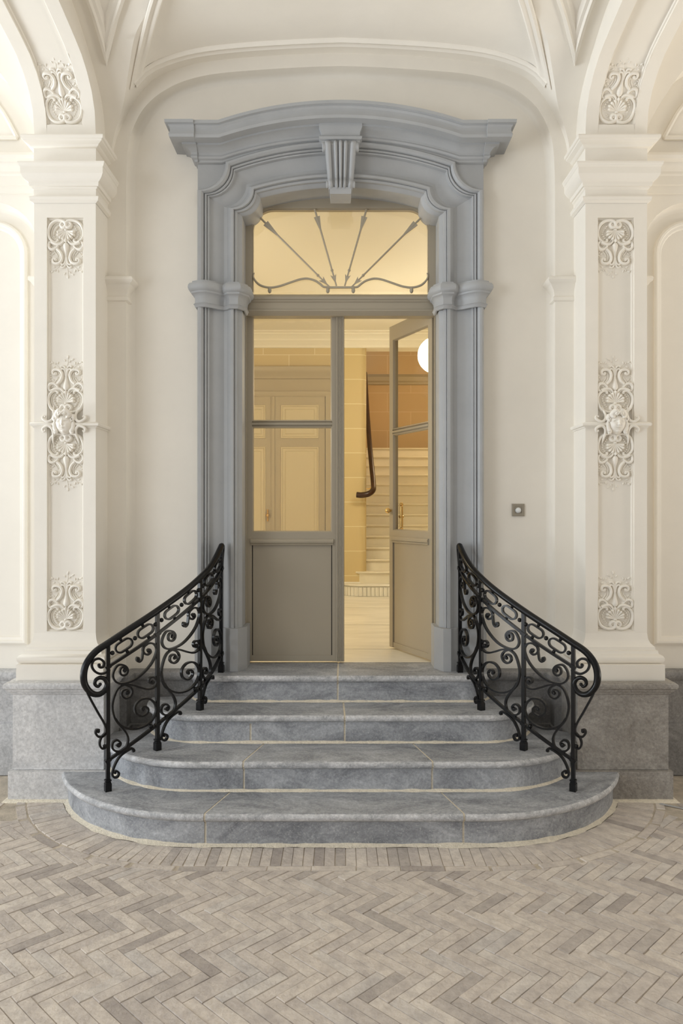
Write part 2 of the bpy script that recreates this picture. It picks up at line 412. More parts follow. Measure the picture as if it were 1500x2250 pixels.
for i, q in enumerate(bricks):
    a = sum((q[k][0]*q[(k+1) % len(q)][1]-q[(k+1) % len(q)][0]*q[k][1]) for k in range(len(q)))
    if a < 0: q = q[::-1]
    if i in single:
        cx = sum(p[0] for p in q)/len(q); cy = sum(p[1] for p in q)/len(q)
        mb = MB(); brick_geo([(p[0]-cx, p[1]-cy) for p in q], mb)
        o = mb.build('brick', BRICK, floor, smooth=0, recalc=False); o.location = (cx, cy, 0)
    else: brick_geo(q, field)
fo = field.build('brick_field', BRICKI, floor, smooth=0, recalc=False); tag(fo, kind='stuff')
# metal strip let into the paving by the right plinth
st = MB(); st.prism([(1.80, 4.37, 0), (1.815, 4.375, 0), (2.12, 4.16, 0), (2.11, 4.148, 0)], (0, 0, .004))
tag(st.build('drain_strip', STRIP, floor))

# ---------- walls of the passage
def plate(mb, out, x0, x1, z0, ztop, y):       # wall plane at y with an opening under the outline (left to right)
    mb.rows([[(x0, y, z0), (out[0][0], y, z0)], [(x0, y, out[0][1]), (out[0][0], y, out[0][1])]]) if z0 < out[0][1] else None
    mb.rows([[(out[-1][0], y, z0), (x1, y, z0)], [(out[-1][0], y, out[-1][1]), (x1, y, out[-1][1])]]) if z0 < out[-1][1] else None
    xs = [(x0, out[0][1])]+list(out)+[(x1, out[-1][1])]
    mb.rows([[(p[0], y, p[1]) for p in xs], [(p[0], y, ztop) for p in xs]])
def mirrored(h): return [(-p[0], p[1]) for p in h]+[(p[0], p[1]) for p in h[::-1]][1:]
Bh = [(p[0], p[1]) for p in sm(B_IN)]
Bout = [(-1.33, 0.0)]+mirrored(Bh)+[(1.33, 0.0)]
wb = MB()
# niche back wall with the doorway left open
wb.box(-1.6, -.67, YW, 5.16, 0, 4.7); wb.box(.67, 1.6, YW, 5.16, 0, 4.7); wb.box(-.67, .67, YW, 5.16, 3.75, 4.7)
plate(wb, mirrored(Bh), -XI-.1, XI+.1, 0, 5.0, YP)
def reveal(mb, out, y0, y1):
    cx = sum(p[0] for p in out)/len(out); n = len(out)
    def inset(d):
        r = []
        for i in range(n):
            a = Vector(out[max(i-1, 0)]); b = Vector(out[min(i+1, n-1)]); t = (b-a).normalized(); nn = Vector((t.y, -t.x))
            r.append((out[i][0]+nn.x*d, out[i][1]+nn.y*d))
        return r
    mb.rows([[(p[0], y, p[1]) for p in inset(d)] for y, d in ((y0, 0), (y1-.032, 0), (y1-.014, .004), (y1-.004, .014), (y1, .032))])
reveal(wb, Bout, YP, YW)
wall_back = wb.build('wall_back', PAINT); tag(wall_back, 'cream plaster niche wall around the entrance', kind='structure')

# neighbouring bays: blind arched niche with a moulded panel, cornice and lunette
def niche_outline(xr, xl_, ztop, r, z0, n=8):
    pts = [(xl_, z0)]
    for k in range(n+1):
        a = PI-(PI/2)*k/n; pts.append((xl_+r+r*math.cos(a), ztop-r+r*math.sin(a)))
    for k in range(n+1):
        a = PI/2-(PI/2)*k/n; pts.append((xr-r+r*math.cos(a), ztop-r+r*math.sin(a)))
    return pts+[(xr, z0)]
def side_bay(sx, name, label):
    mb = MB(); L_, R_ = -2*BAY+1.87, -1.87
    out = niche_outline(R_, L_, 3.575, .30, 0)
    mb.box(-2*BAY+XI, -XI-.05, YW, 5.1, 0, 4.0)
    plate(mb, out[1:-1], -2*BAY+XI-.3, -XO+.1, 0, 5.0, YP); reveal(mb, out, YP, YW)
    wall = mb.build(name, PAINT, mx=sx > 0); tag(wall, label, kind='structure')
    # impost blocks of the blind arch
    prof = [(0, 2.955), (.012, 2.962), (.012, 2.982), (.004, 2.99), (.012, 3.03), (.034, 3.06), (.04, 3.07), (.05, 3.075), (.052, 3.092), (.045, 3.102), (0, 3.108)]
    for a in (-1, 1):
        cx = R_ if a < 0 else L_
        m2 = MB()
        if a < 0: m2.plan([(R_+.001, YW), (R_+.001, YP), (-XO+.06, YP)], prof)
        else: m2.plan([(L_-.25, YP), (L_, YP), (L_, YW)], prof)
        m2.build('impost', PAINT, wall, mx=sx > 0)
    # raised panel moulding with rounded top corners
    def frame(d):
        o = niche_outline(-1.973-d, -2*BAY+1.973+d, 3.485-d, max(.03, .21-d), .816+d)
        return o
    prof = [(0, 0), (0, .022), (.012, .03), (.024, .028), (.03, .018), (.045, .014), (.05, .004), (.052, 0)]
    rows = []
    for d, h in prof:
        rows.append([(p[0], YW-h, p[1]) for p in frame(d)])
    m3 = MB(); m3.rows(rows, closed_u=True); m3.build('panel_moulding', PAINT, wall, mx=sx > 0)
    # cornice above the niche
    cp = [(0, 3.62), (.012, 3.622), (.012, 3.668), (.022, 3.672), (.022, 3.725), (.03, 3.735), (.03, 3.75), (.05, 3.768), (.06, 3.785), (.06, 3.795), (.085, 3.805), (.09, 3.825), (.08, 3.845), (0, 3.85)]
    m4 = MB(); m4.plan([(-2*BAY+XI-.3, YP), (-XO+.05, YP)], cp); m4.build('cornice', PAINT, wall, mx=sx > 0)
    # lunette moulding
    lo = [(-BAY-xl(z)*.93, z) for z in ()]
    half = [(p[0]-.10, p[1]-.09) for p in Ah if p[1] > 4.05]
    pts = [(-BAY-half[0][0], YP-.012, 3.965)]+[(-BAY-p[0], YP-.012, p[1]) for p in half]+[(-BAY+p[0], YP-.012, p[1]) for p in half[::-1]]+[(-BAY+half[0][0], YP-.012, 3.965)]
    m5 = MB(); m5.tube(pts, .014, 6, up=(0, 1, 0), closed=True); m5.build('lunette_moulding', PAINT, wall, mx=sx > 0)
    return wall
wall_left = side_bay(-1, 'wall_left', 'cream plaster wall bay with blind arched panel left of the entrance')
wall_right = side_bay(1, 'wall_right', 'cream plaster wall bay with blind arched panel right of the entrance')

# stone dado along the walls
DPROF = [(0, 0), (0, .02), (0, .56), (.008, .575), (.012, .59), (.026, .60), (.034, .612), (.04, .63), (.036, .648), (.02, .66), (-.08, .664)]
def dado(name, pts, sx, label):
    mb = MB(); mb.plan(pts, DPROF); M_ = DADOL if name == 'baseboard_left' else DADOST; o = mb.build(name, M_, mx=sx > 0); tag(o, label, kind='structure')
    b2 = MB(); b2.plan(pts, [(.012, 0), (.012, .32), (.004, .325), (-.01, .325)]); b2.build('base_course', M_, o, mx=sx > 0); return o
for sx, nm in ((-1, 'left'), (1, 'right')):
    dado('baseboard_'+nm, [(-2*BAY+XI, YW-.03), (-XO+.02, YW-.03)], sx, 'grey stone dado at the foot of the %s wall bay' % nm)
    dado('baseboard_door_'+nm, [(-XI-.02, YP-.03), (-1.318, YP-.03), (-1.318, YW-.03), (-.80, YW-.03)], sx, 'dark grey stone dado beside the steps on the %s' % nm)

# ---------- ceiling: barrel vault, lunettes, transverse arches
ce = MB()
for cx in (-BAY, 0, BAY):
    # lunette cells
    prof = [p for p in Ah if p[1] > 3.86]
    for sg in (-1, 1):
        rows = []
        for (x, z) in prof:
            yg = yb(z) if z < 4.5 else yb(4.4999)
            yg = min(yg, YP-.002)
            rows.append([(cx+sg*x, lerp(YP, yg, k/6), z) for k in range(7)])
        ce.rows(rows)
    # barrel web either side of the lunette
    bp = [p for p in ZBs if p[0] > 2.3 and p[1] < 4.4995][::-1]
    for sg in (-1, 1):
        rows = []
        for (y, z) in bp:
            xg = max(0, xl(z)) if z > 3.86 else 1.41
            rows.append([(cx+sg*lerp(XI, xg, k/4), y, z) for k in range(5)])
        rows.append([(cx+sg*lerp(XI, 0, k/4), yb(4.501), 4.501) for k in range(5)])
        ce.rows(rows)
    top = [p for p in ZBs if p[0] < yb(4.501)]
    top.append((yb(4.501), 4.501))
    ce.rows([[(cx-XI, p[0], p[1]), (cx, p[0], p[1]), (cx+XI, p[0], p[1])] for p in top])
ceiling = ce.build('ceiling', PAINT, smooth=25); tag(ceiling, 'cream plaster groin vaulted ceiling with moulded panels', kind='structure')
def lunette_pt(x, y, h): return (x, y, zl(x)-h)
# lunette panel moulding (profiled strip following the vault)
LPROF = [(-.036, 0), (-.034, .012), (-.022, .02), (-.012, .014), (.0, .012), (.012, .02), (.024, .022), (.034, .01), (.036, 0)]
side = [(-1.24, 4.685), (-1.18, 4.565), (-1.115, 4.43), (-1.05, 4.29), (-.985, 4.155), (-.85, 3.9), (-.68, 3.72)]
path = [(p[0], p[1]) for p in cat([(a, b, 0) for a, b in side[::-1]], 4)]
def strip(pts, surf, mb, prof=LPROF):
    rows = []
    n = len(pts)
    for i in range(n):
        P_ = Vector(pts[i][:2]); a = (P_-Vector(pts[i-1][:2])).normalized() if i else None; b = (Vector(pts[i+1][:2])-P_).normalized() if i < n-1 else None
        na = Vector((a.y, -a.x)) if a else Vector((b.y, -b.x)); nb2 = Vector((b.y, -b.x)) if b else na
        m_ = na+nb2; nn = m_/max(.12, m_.dot(na))
        rows.append([surf(pts[i][0]+nn.x*o, pts[i][1]+nn.y*o, h) for o, h in prof])
    mb.rows(rows, cap=True)
front = [(lerp(-1.24, 1.24, k/40), 4.685) for k in range(41)]
mb = MB(); strip(front, lunette_pt, mb); mb.build('panel_moulding', PAINT, ceiling)
mb = MB(); strip(path, lunette_pt, mb); mb.build('panel_moulding', PAINT, ceiling); mb.build('panel_moulding', PAINT, ceiling, mx=True)
def web_pt(x, y, h):
    z = zb(y); s = (zb(y+.01)-zb(y-.01))/.02; L_ = math.hypot(1, s); return (x, y+s*h/L_*1.0, z-h/L_)
VPROF = [(-.034, 0), (-.032, .022), (-.014, .03), (-.004, .018), (.014, .016), (.022, .006), (.034, 0)]
mb = MB()
vr = [(-1.33, lerp(3.8, 4.39, k/8)) for k in range(9)]+[(p[0], p[1]) for p in cat([(-1.33, 4.39, 0), (-1.198, 4.155, 0), (-1.06, 3.93, 0), (-.95, 3.8, 0)], 5)][1:]
strip(vr[::-1], web_pt, mb, [(-a, b) for a, b in VPROF][::-1])
mb.build('vault_panel_moulding', PAINT, ceiling); mb.build('vault_panel_moulding', PAINT, ceiling, mx=True)
# transverse arches
Ic = [(p[0], p[1]) for p in sm(INTR, 6)]
def arc_len(c):
    s = [0]
    for i in range(1, len(c)): s.append(s[-1]+math.hypot(c[i][0]-c[i-1][0], c[i][1]-c[i-1][1]))
    return s
IS = arc_len(Ic)
def intr(s, h):        # point on the arch soffit at arc length s, h towards the room
    y = interp(s, IS, [p[0] for p in Ic]); z = interp(s, IS, [p[1] for p in Ic])
    e = .01; y2 = interp(s+e, IS, [p[0] for p in Ic]); z2 = interp(s+e, IS, [p[1] for p in Ic]); y1 = interp(s-e, IS, [p[0] for p in Ic]); z1 = interp(s-e, IS, [p[1] for p in Ic])
    L_ = math.hypot(y2-y1, z2-z1) or 1; ty, tz = (y2-y1)/L_, (z2-z1)/L_
    return (y-tz*h if False else y+(-tz)*h, z+ty*h)     # normal pointing down / towards the room
PX0, PX1 = -1.734, -1.519
def arch(cxsign):
    mb = MB(); s0 = .135
    def seg(xa, ha, xb, hb, sa, sb, n=60):
        rows = []
        for k in range(n+1):
            s = lerp(sa, sb, k/n); a = intr(s, ha); b = intr(s, hb)
            rows.append([(xa, a[0], a[1]), (xb, b[0], b[1])])
        mb.rows(rows)
    E = IS[-1]
    seg(-XO, 0, PX0, 0, 0, E); seg(PX1, 0, -XI, 0, 0, E); seg(PX0, 0, PX1, 0, 0, s0, 12)
    prof = [(0, 0), (0, -.012), (.008, -.014), (.012, -.022)]
    for i in range(len(prof)-1):
        (d0, h0), (d1, h1) = prof[i], prof[i+1]
        seg(PX0+d0, h0, PX0+d1, h1, s0+d0, E); seg(PX1-d1, h1, PX1-d0, h0, s0+d0, E)
        a, b = intr(s0+d0, h0), intr(s0+d1, h1)
        mb.rows([[(PX0+d0, a[0], a[1]), (PX1-d0, a[0], a[1])], [(PX0+d1, b[0], b[1]), (PX1-d1, b[0], b[1])]])
    seg(PX0+.012, -.022, PX1-.012, -.022, s0+.012, E)
    n = 60
    for X in (-XO, -XI):
        rows = []
        BS = ZBs[::-1]; bs = arc_len(BS)
        for k in range(n+1):
            s = IS[-1]*k/n; a = intr(s, 0)
            t = bs[-1]*k/n; b = (interp(t, bs, [p[0] for p in BS]), interp(t, bs, [p[1] for p in BS]))
            rows.append([(X, a[0], a[1]), (X, b[0], b[1]+.03)])
        mb.rows(rows)
    o = mb.build('transverse_arch', PAINT, ceiling, mx=cxsign > 0); return o
archL, archR = arch(-1), arch(1)

# ---------- relief ornament
def ornament(parent, M, U, mx=False, cache={}, key=None):
    """rococo motif: u -1..1 across, v 0..3.3 up from the shell, M(u,v,w) -> point"""
    if key and key in cache:
        for nm, me in cache[key]:
            o = link(nm, me, parent)
            if nm in ('leaf_spray', 'sprig'): o['kind'] = 'stuff'
        return
    parts = []
    def half(pts): return cat([(p[0], p[1], 0) for p in pts], 5)
    def rib(mb, pts, r0, r1, w0=.02, h=1.2, sgn=1, rm=None):
        P = half(pts); n = len(P); rows = []
        for i in range(n):
            t = (P[min(i+1, n-1)]-P[max(i-1, 0)]).normalized(); nn = Vector((-t.y, t.x, 0)); k = i/(n-1)
            r = lerp(r0, r1, k) if rm is None else (lerp(r0, rm, k*2) if k < .5 else lerp(rm, r1, k*2-1))
            rows.append([M(sgn*(P[i].x+nn.x*r*math.cos(a)), P[i].y+nn.y*r*math.cos(a), w0+h*r*math.sin(a)) if 0 < a < PI else M(sgn*(P[i].x+nn.x*r*math.cos(a)), P[i].y+nn.y*r*math.cos(a), -.02) for a in [PI*q/7 for q in range(8)]])
        mb.rows(rows, cap=True)
    def blob(mb, u, v, ru, rv, h, ang=0, sgn=1):
        rows = []
        for j in range(5):
            th = (PI/2)*j/4; row = []
            for i in range(9):
                ph = 2*PI*i/9; a, b = ru*math.cos(ph)*math.cos(th), rv*math.sin(ph)*math.cos(th)
                row.append(M(sgn*(u+a*math.cos(ang)-b*math.sin(ang)), v+a*math.sin(ang)+b*math.cos(ang), h*math.sin(th)))
            rows.append(row)
        mb.rows(rows, closed_u=True, cap=True)
    C = lambda x, y: ((x-665)/420, (1530-y)/420)
    big = [C(*p) for p in ((735, 1435), (758, 1412), (735, 1390), (700, 1408), (695, 1450), (730, 1480), (775, 1455), (785, 1405), (745, 1360), (690, 1365), (660, 1420), (680, 1480), (760, 1522), (880, 1518), (1000, 1450), (1068, 1330), (1085, 1200), (1058, 1105), (990, 1035), (915, 1010), (862, 1040), (866, 1085))]
    inner = [C(*p) for p in ((800, 1470), (900, 1455), (985, 1370), (1020, 1260), (1015, 1160), (965, 1085), (905, 1060))]
    leaf = [C(*p) for p in ((1000, 1010), (900, 965), (800, 965), (730, 1020), (700, 1085))]
    leaf2 = [C(*p) for p in ((960, 1030), (880, 1005), (800, 1015), (755, 1070))]
    ear = [C(*p) for p in ((1015, 1015), (1060, 995), (1078, 930), (1060, 870), (1005, 835), (930, 848), (870, 900), (850, 965))]
    ear2 = [C(*p) for p in ((905, 930), (950, 890), (1000, 890), (1020, 930))]
    mid = [C(*p) for p in ((880, 850), (800, 770), (762, 670), (765, 590), (810, 525), (880, 502), (955, 515), (985, 565), (965, 612), (918, 615), (900, 585), (920, 562))]
    mid2 = [C(*p) for p in ((905, 820), (850, 750), (822, 680), (830, 610), (865, 560))]
    mid3 = [C(*p) for p in ((960, 830), (920, 760), (885, 720), (870, 670))]
    for sgn in (-1, 1):
        mb = MB()
        rib(mb, big, .055, .07, .05, 1.9, sgn, rm=.115); rib(mb, inner, .03, .02, .04, 1.6, sgn); rib(mb, leaf, .11, .05, .08, 1.6, sgn); rib(mb, leaf2, .05, .03, .07, 1.4, sgn)
        for (x, y) in ((905, 1105), (940, 1150), (962, 1200), (950, 1255), (925, 1300), (900, 1345), (868, 1385)): blob(mb, *C(x, y), .062, .048, .15, .4, sgn)
        blob(mb, *C(738, 1420), .06, .06, .24, 0, sgn)
        parts.append(('c_scroll', mb))
        mb = MB(); rib(mb, ear, .07, .06, .07, 1.7, sgn, rm=.10); rib(mb, ear2, .04, .03, .04, 1.4, sgn); blob(mb, *C(1020, 1010), .075, .075, .22, 0, sgn); parts.append(('ear_scroll', mb))
        mb = MB(); rib(mb, mid, .09, .055, .05, 1.7, sgn, rm=.09); rib(mb, mid2, .05, .03, .03, 1.4, sgn); rib(mb, mid3, .05, .03, .02, 1.3, sgn); blob(mb, *C(922, 585), .08, .08, .2, 0, sgn); blob(mb, *C(985, 745), .12, .06, .07, .6, sgn); blob(mb, *C(1040, 770), .06, .05, .08, .3, sgn); parts.append(('s_scroll', mb))
        mb = MB()      # leaf sprays
        rib(mb, [C(830, 470), C(890, 400), C(970, 350)], .02, .012, .01, 1, sgn)
        for (x, y, a, ru, rv) in ((870, 335, 1.9, .09, .04), (1010, 320, .5, .11, .06), (965, 430, -.3, .09, .06), (1045, 345, -.6, .07, .05), (1062, 560, 1.2, .09, .035), (1055, 640, .4, .09, .04), (1040, 690, -.5, .08, .04), (930, 345, 1.0, .06, .03)): blob(mb, *C(x, y), ru, rv, .07, a, sgn)
        parts.append(('leaf_spray', mb))
    mb = MB()       # drop with flaring leaves
    ax = [(665, 1010, .03), (665, 985, .13), (665, 940, .175), (668, 880, .16), (672, 800, .115), (676, 720, .08), (678, 640, .07), (680, 560, .065), (682, 480, .05)]
    rows = []
    for x, y, r in ax:
        u, v = C(x, y); u = 0
        rows.append([M(u+r*math.cos(a), v, .03+1.25*r*math.sin(a)) if 0 < a < PI else M(u+r*math.cos(a), v, -.02) for a in [PI*q/8 for q in range(9)]])
    mb.rows(rows, cap=True)
    for sgn in (-1, 1):
        rib(mb, [(.03, 2.1), (.05, 2.3), (.11, 2.45), (.22, 2.50), (.29, 2.44)], .055, .06, .05, 1.4, sgn)
        rib(mb, [(.015, 2.3), (.04, 2.5), (.12, 2.63), (.24, 2.66), (.31, 2.61)], .045, .06, .05, 1.3, sgn)
    parts.append(('drop', mb))
    mb = MB()       # shell
    cu, cv = 0, (1530-1290)/420
    for a, l in ((2.95, .44), (2.62, .50), (2.25, .50), (1.9, .50), (PI/2, .60), (1.24, .50), (.89, .50), (.52, .50), (.19, .44)):
        rib(mb, [(cu+math.cos(a)*l*k, cv+math.sin(a)*l*k*1.02) for k in (.05, .4, .75, 1.0)], .035, .10, .05, 2.2)
        blob(mb, cu+math.cos(a)*l, cv+math.sin(a)*l*1.02, .10, .095, .27, a)
    blob(mb, 0, cv-.04, .12, .09, .22)
    parts.append(('shell', mb))
    mb = MB()       # top sprig
    rib(mb, [(.03, 2.62), (.06, 2.85), (.08, 3.1)], .022, .014, .01, 1)
    rib(mb, [(.05, 2.8), (.16, 2.95), (.3, 3.02)], .014, .012, .01, 1)
    for (u, v, a, ru, rv) in ((.08, 3.18, 1.5, .11, .06), (-.1, 3.0, 2.2, .08, .05), (.36, 3.05, .5, .09, .05), (.2, 2.92, 1.2, .06, .035)): blob(mb, u, v, ru, rv, .07, a)
    parts.append(('sprig', mb))
    made = []
    for nm, b in parts:
        me = b.mesh(nm, PAINT, mx, 50); made.append((nm, me)); o = link(nm, me, parent)
        if nm in ('leaf_spray', 'sprig'): o['kind'] = 'stuff'
    if key: cache[key] = made

def face_mask(parent, c, wd, ht, dp, mx):
    cx, cy, cz = c; mb = MB(); nu, nv = 44, 54; rows = []
    def g(u, v, a, b, su, sv): return math.exp(-((u-a)/su)**2-((v-b)/sv)**2)
    for j in range(nv+1):
        v = lerp(-1, 1, j/nv); row = []
        for i in range(nu+1):
            u = lerp(-1, 1, i/nu)
            wv = math.sqrt(max(0, 1-abs(v)**2.6)); wv *= (1-.16*max(0, -v)) 
            X = u*wv; d = math.sqrt(max(0, 1-u*u))*wv*.85
            d += .22*g(X, v, 0, -.16, .10, .10)+.13*g(X, v, 0, .08, .065, .22)-.05*(g(X, v, .1, -.25, .05, .03)+g(X, v, -.1, -.25, .05, .03))                 # nose
            d -= .20*(g(X, v, .33, .11, .16, .09)+g(X, v, -.33, .11, .16, .09))                # sockets
            d += .12*(g(X, v, .33, .09, .10, .05)+g(X, v, -.33, .09, .10, .05))-.05*(g(X, v, .33, .085, .09, .012)+g(X, v, -.33, .085, .09, .012))              # lids
            d += .07*(g(X, v, .34, .24, .22, .05)+g(X, v, -.34, .24, .22, .05))                # brows
            d += .08*(g(X, v, .42, -.25, .2, .2)+g(X, v, -.42, -.25, .2, .2))                  # cheeks
            d += .12*g(X, v, 0, -.39, .2, .04)+.12*g(X, v, 0, -.50, .15, .045)-.11*g(X, v, 0, -.445, .22, .022)-.05*g(X, v, 0, -.60, .2, .05)
            d += .12*g(X, v, 0, -.76, .18, .1)
            row.append((cx+X*wd, cy-d*dp, cz+v*ht))
        rows.append(row)
    mb.rows(rows); mb.build('mask_face', PAINT, parent, mx=mx, smooth=60)
    hb = MB()
    def hp(u, v, d): return (cx+u*wd, cy-dp*d, cz+ht*v)
    for sgn in (-1, 1):
        hb.tube(cat([hp(0, .80, .98), hp(sgn*.25, 1.02, .85), hp(sgn*.55, .92, .72), hp(sgn*.70, .62, .62), hp(sgn*.50, .56, .78), hp(sgn*.46, .72, .82)], 4), [.010]*4+[.016]*8+[.013]*5+[.006]*4, 8, up=(0, 1, 0))
        hb.tube(cat([hp(sgn*.62, .90, .5), hp(sgn*.92, .68, .4), hp(sgn*1.02, .35, .35), hp(sgn*.86, .25, .48), hp(sgn*.80, .42, .52)], 4), [.008]*4+[.015]*5+[.012]*4+[.006]*4, 8, up=(0, 1, 0))
        hb.tube(cat([hp(sgn*.95, .30, .30), hp(sgn*1.04, -.10, .30), hp(sgn*.98, -.50, .32), hp(sgn*.80, -.78, .36), hp(sgn*.98, -.86, .36), hp(sgn*1.04, -.72, .36)], 4), [.010]*4+[.013]*8+[.010]*5+[.006]*4, 8, up=(0, 1, 0))
        hb.tube(cat([hp(sgn*.1, .70, 1.0), hp(sgn*.22, .86, .95), hp(sgn*.34, .72, .93), hp(sgn*.24, .64, .98)], 4), [.006]*4+[.010]*5+[.005]*4, 8, up=(0, 1, 0))
    hb.build('mask_hair', PAINT, parent, mx=mx, smooth=60)
    for sgn in (-1, 1):      # bracket scrolls that tie the mask to the band
        K = wd*2.0/38; z_ = cz-.008
        def q(u, v, d): return (cx+sgn*u*K, yq-d, z_+v*K)
        yq = cy+.012
        for c_ in ([q(27, 42, -.016), q(26, 32, .0), q(23, 21, .014), q(25, 11, .026), q(32, 6, .03), q(39, 8, .03), q(45, 13, .028), q(43, 18, .024), q(39, 16, .028)], [q(27, -42, -.016), q(27, -32, .0), q(24, -20, .014), q(25, -10, .026), q(31, -3, .03), q(38, -4, .03), q(45, -9, .028), q(43, -15, .024), q(39, -12, .028)]):
            bb = MB(); P_ = cat(c_, 4); bb.tube(P_, [interp(k/(len(P_)-1), [0, .3, .6, .85, 1], [.005, .0085, .0085, .007, .0055]) for k in range(len(P_))], 8, up=(0, 1, 0))
            bb.build('mask_bracket', PAINT, parent, mx=mx, smooth=60)


# ---------- pilasters
def pilaster(sx, label):
    mx = sx > 0
    root = empty('pilaster', (0, 0, 0)); tag(root, label, 'pilaster', 'giant pilasters flanking the entrance')
    # stone pedestal
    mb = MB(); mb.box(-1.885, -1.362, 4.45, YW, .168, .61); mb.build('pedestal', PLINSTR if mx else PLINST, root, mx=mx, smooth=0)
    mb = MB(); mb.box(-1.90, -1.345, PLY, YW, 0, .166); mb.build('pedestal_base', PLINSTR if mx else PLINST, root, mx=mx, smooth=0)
    mb = MB(); mb.plan([(-1.90, 4.86), (-1.90, PLY), (-1.56, PLY)], [(.030, -.004), (.022, .003), (.008, .006), (-.002, .010)]); mb.build('mortar_bed', MORTAR, root, mx=mx)
    U_ = [(-1.885, YW), (-1.885, 4.45), (-1.362, 4.45), (-1.362, YP)]
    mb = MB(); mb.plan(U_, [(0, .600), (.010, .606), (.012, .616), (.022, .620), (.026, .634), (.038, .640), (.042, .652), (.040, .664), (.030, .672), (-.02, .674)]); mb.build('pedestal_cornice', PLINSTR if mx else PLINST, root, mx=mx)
    # painted base
    mb = MB(); mb.box(-1.876, -1.372, 4.475, YW, .672, .766); mb.build('base_block', PAINT, root, mx=mx, smooth=0)
    SU = [(-XO, YW), (-XO, YS), (-XI, YS), (-XI, YW)]
    tor = [(.055, .766), (.066, .772), (.074, .785), (.074, .80), (.066, .813), (.05, .82), (.048, .826), (.046, .838), (.036, .842), (.034, .858), (.028, .863), (.014, .878), (.005, .90), (0, .935)]
    mb = MB(); mb.plan(SU, tor, cap=False); mb.build('base_moulding', PAINT, root, mx=mx)
    # shaft with sunk panel
    z0, z1 = .90, 3.86; pz0, pz1 = .945, 3.389
    mb = MB()
    mb.rows([[(-XO, YW, z0), (-XO, YS, z0)], [(-XO, YW, z1), (-XO, YS, z1)]]); mb.rows([[(-XI, YS, z0), (-XI, YW, z0)], [(-XI, YS, z1), (-XI, YW, z1)]])
    def rr(d): return [(PX0+d, pz0+d), (PX1-d, pz0+d), (PX1-d, pz1-d), (PX0+d, pz1-d)]
    outer = [(-XO, z0), (-XI, z0), (-XI, z1), (-XO, z1)]
    ringrows = [[(p[0], YS, p[1]) for p in outer]]
    for d, h in ((0, 0), (0, .014), (.008, .016), (.012, .026), (.013, .027)): ringrows.append([(p[0], YS+h, p[1]) for p in rr(d)])
    mb.rows(ringrows, closed_u=True); mb.poly([(p[0], YS+.027, p[1]) for p in rr(.013)])
    mb.build('shaft', PAINT, root, mx=mx, smooth=20)
    cap = [(q_[0]+.0015, q_[1]) for q_ in [(0, 3.474), (.010, 3.480), (.018, 3.484), (.018, 3.494), (.021, 3.502), (.02, 3.508), (0, 3.511), (0, 3.553), (.008, 3.559), (.01, 3.566), (.019, 3.568), (.022, 3.584), (.022, 3.590), (.03, 3.594), (.045, 3.606), (.054, 3.622), (.057, 3.627), (.058, 3.664), (.063, 3.668), (.066, 3.678), (.069, 3.682), (.069, 3.692), (0, 3.70), (0, 3.797), (.006, 3.798), (.018, 3.806), (.022, 3.812), (.036, 3.818), (.046, 3.824), (.048, 3.83), (.056, 3.834), (.059, 3.848), (.056, 3.856), (0, 3.865)]]
    mb = MB(); mb.plan(SU, cap, cap=False); mb.build('capital', PAINT, root, mx=mx, smooth=25)
    zc = 2.165
    mb = MB(); mb.plan(SU, [(0, zc-.018), (.006, zc-.017), (.008, zc-.010), (.018, zc-.007), (.022, zc+.003), (.018, zc+.012), (.008, zc+.016), (0, zc+.017)], cap=False); mb.build('band', PAINT, root, mx=mx, smooth=50)
    U = .104; cx = (PX0+PX1)/2; yf = YS+.027
    def unit(z, d, tagkey):
        e = empty('relief_ornament', (0, 0, 0), parent=root)
        ornament(e, lambda u, v, w_: (cx+u*U, yf-w_*U*1.05, z+d*v*U), U, mx, key=(tagkey, mx))
    unit(pz0+.012, 1, 'low'); unit(pz1-.012, -1, 'high'); unit(zc+.074, 1, 'midup'); unit(zc-.050, -1, 'middown')
    e = empty('relief_ornament', parent=root); face_mask(e, (cx, yf-.030, zc+.008), .053, .066, .058, mx)
    # ornament at the foot of the transverse arch soffit belongs to the arch
    a = archR if mx else archL
    e = empty('relief_ornament', parent=a)
    def MA(u, v, w_):
        p = intr(.150+v*U, -.022+w_*U*.9); return (cx+u*U, p[0], p[1])
    ornament(e, MA, U, mx)
    return root
pilaster(-1, 'white pilaster on stone pedestal left of the entrance steps, with mask and scroll reliefs')
pilaster(1, 'white pilaster on stone pedestal right of the entrance steps, with mask and scroll reliefs')
# imposts of the niche arch band
ip = [(0, 2.955), (.012, 2.962), (.013, 2.982), (.003, 2.99), (.010, 3.025), (.030, 3.052), (.034, 3.06), (.045, 3.066), (.052, 3.080), (.046, 3.098), (.035, 3.104), (0, 3.11)]
mb = MB(); mb.plan([(-XI, YP), (-1.329, YP), (-1.329, YW)], ip)
mb.build('impost', PAINT, wall_back); mb.build('impost', PAINT, wall_back, mx=True)

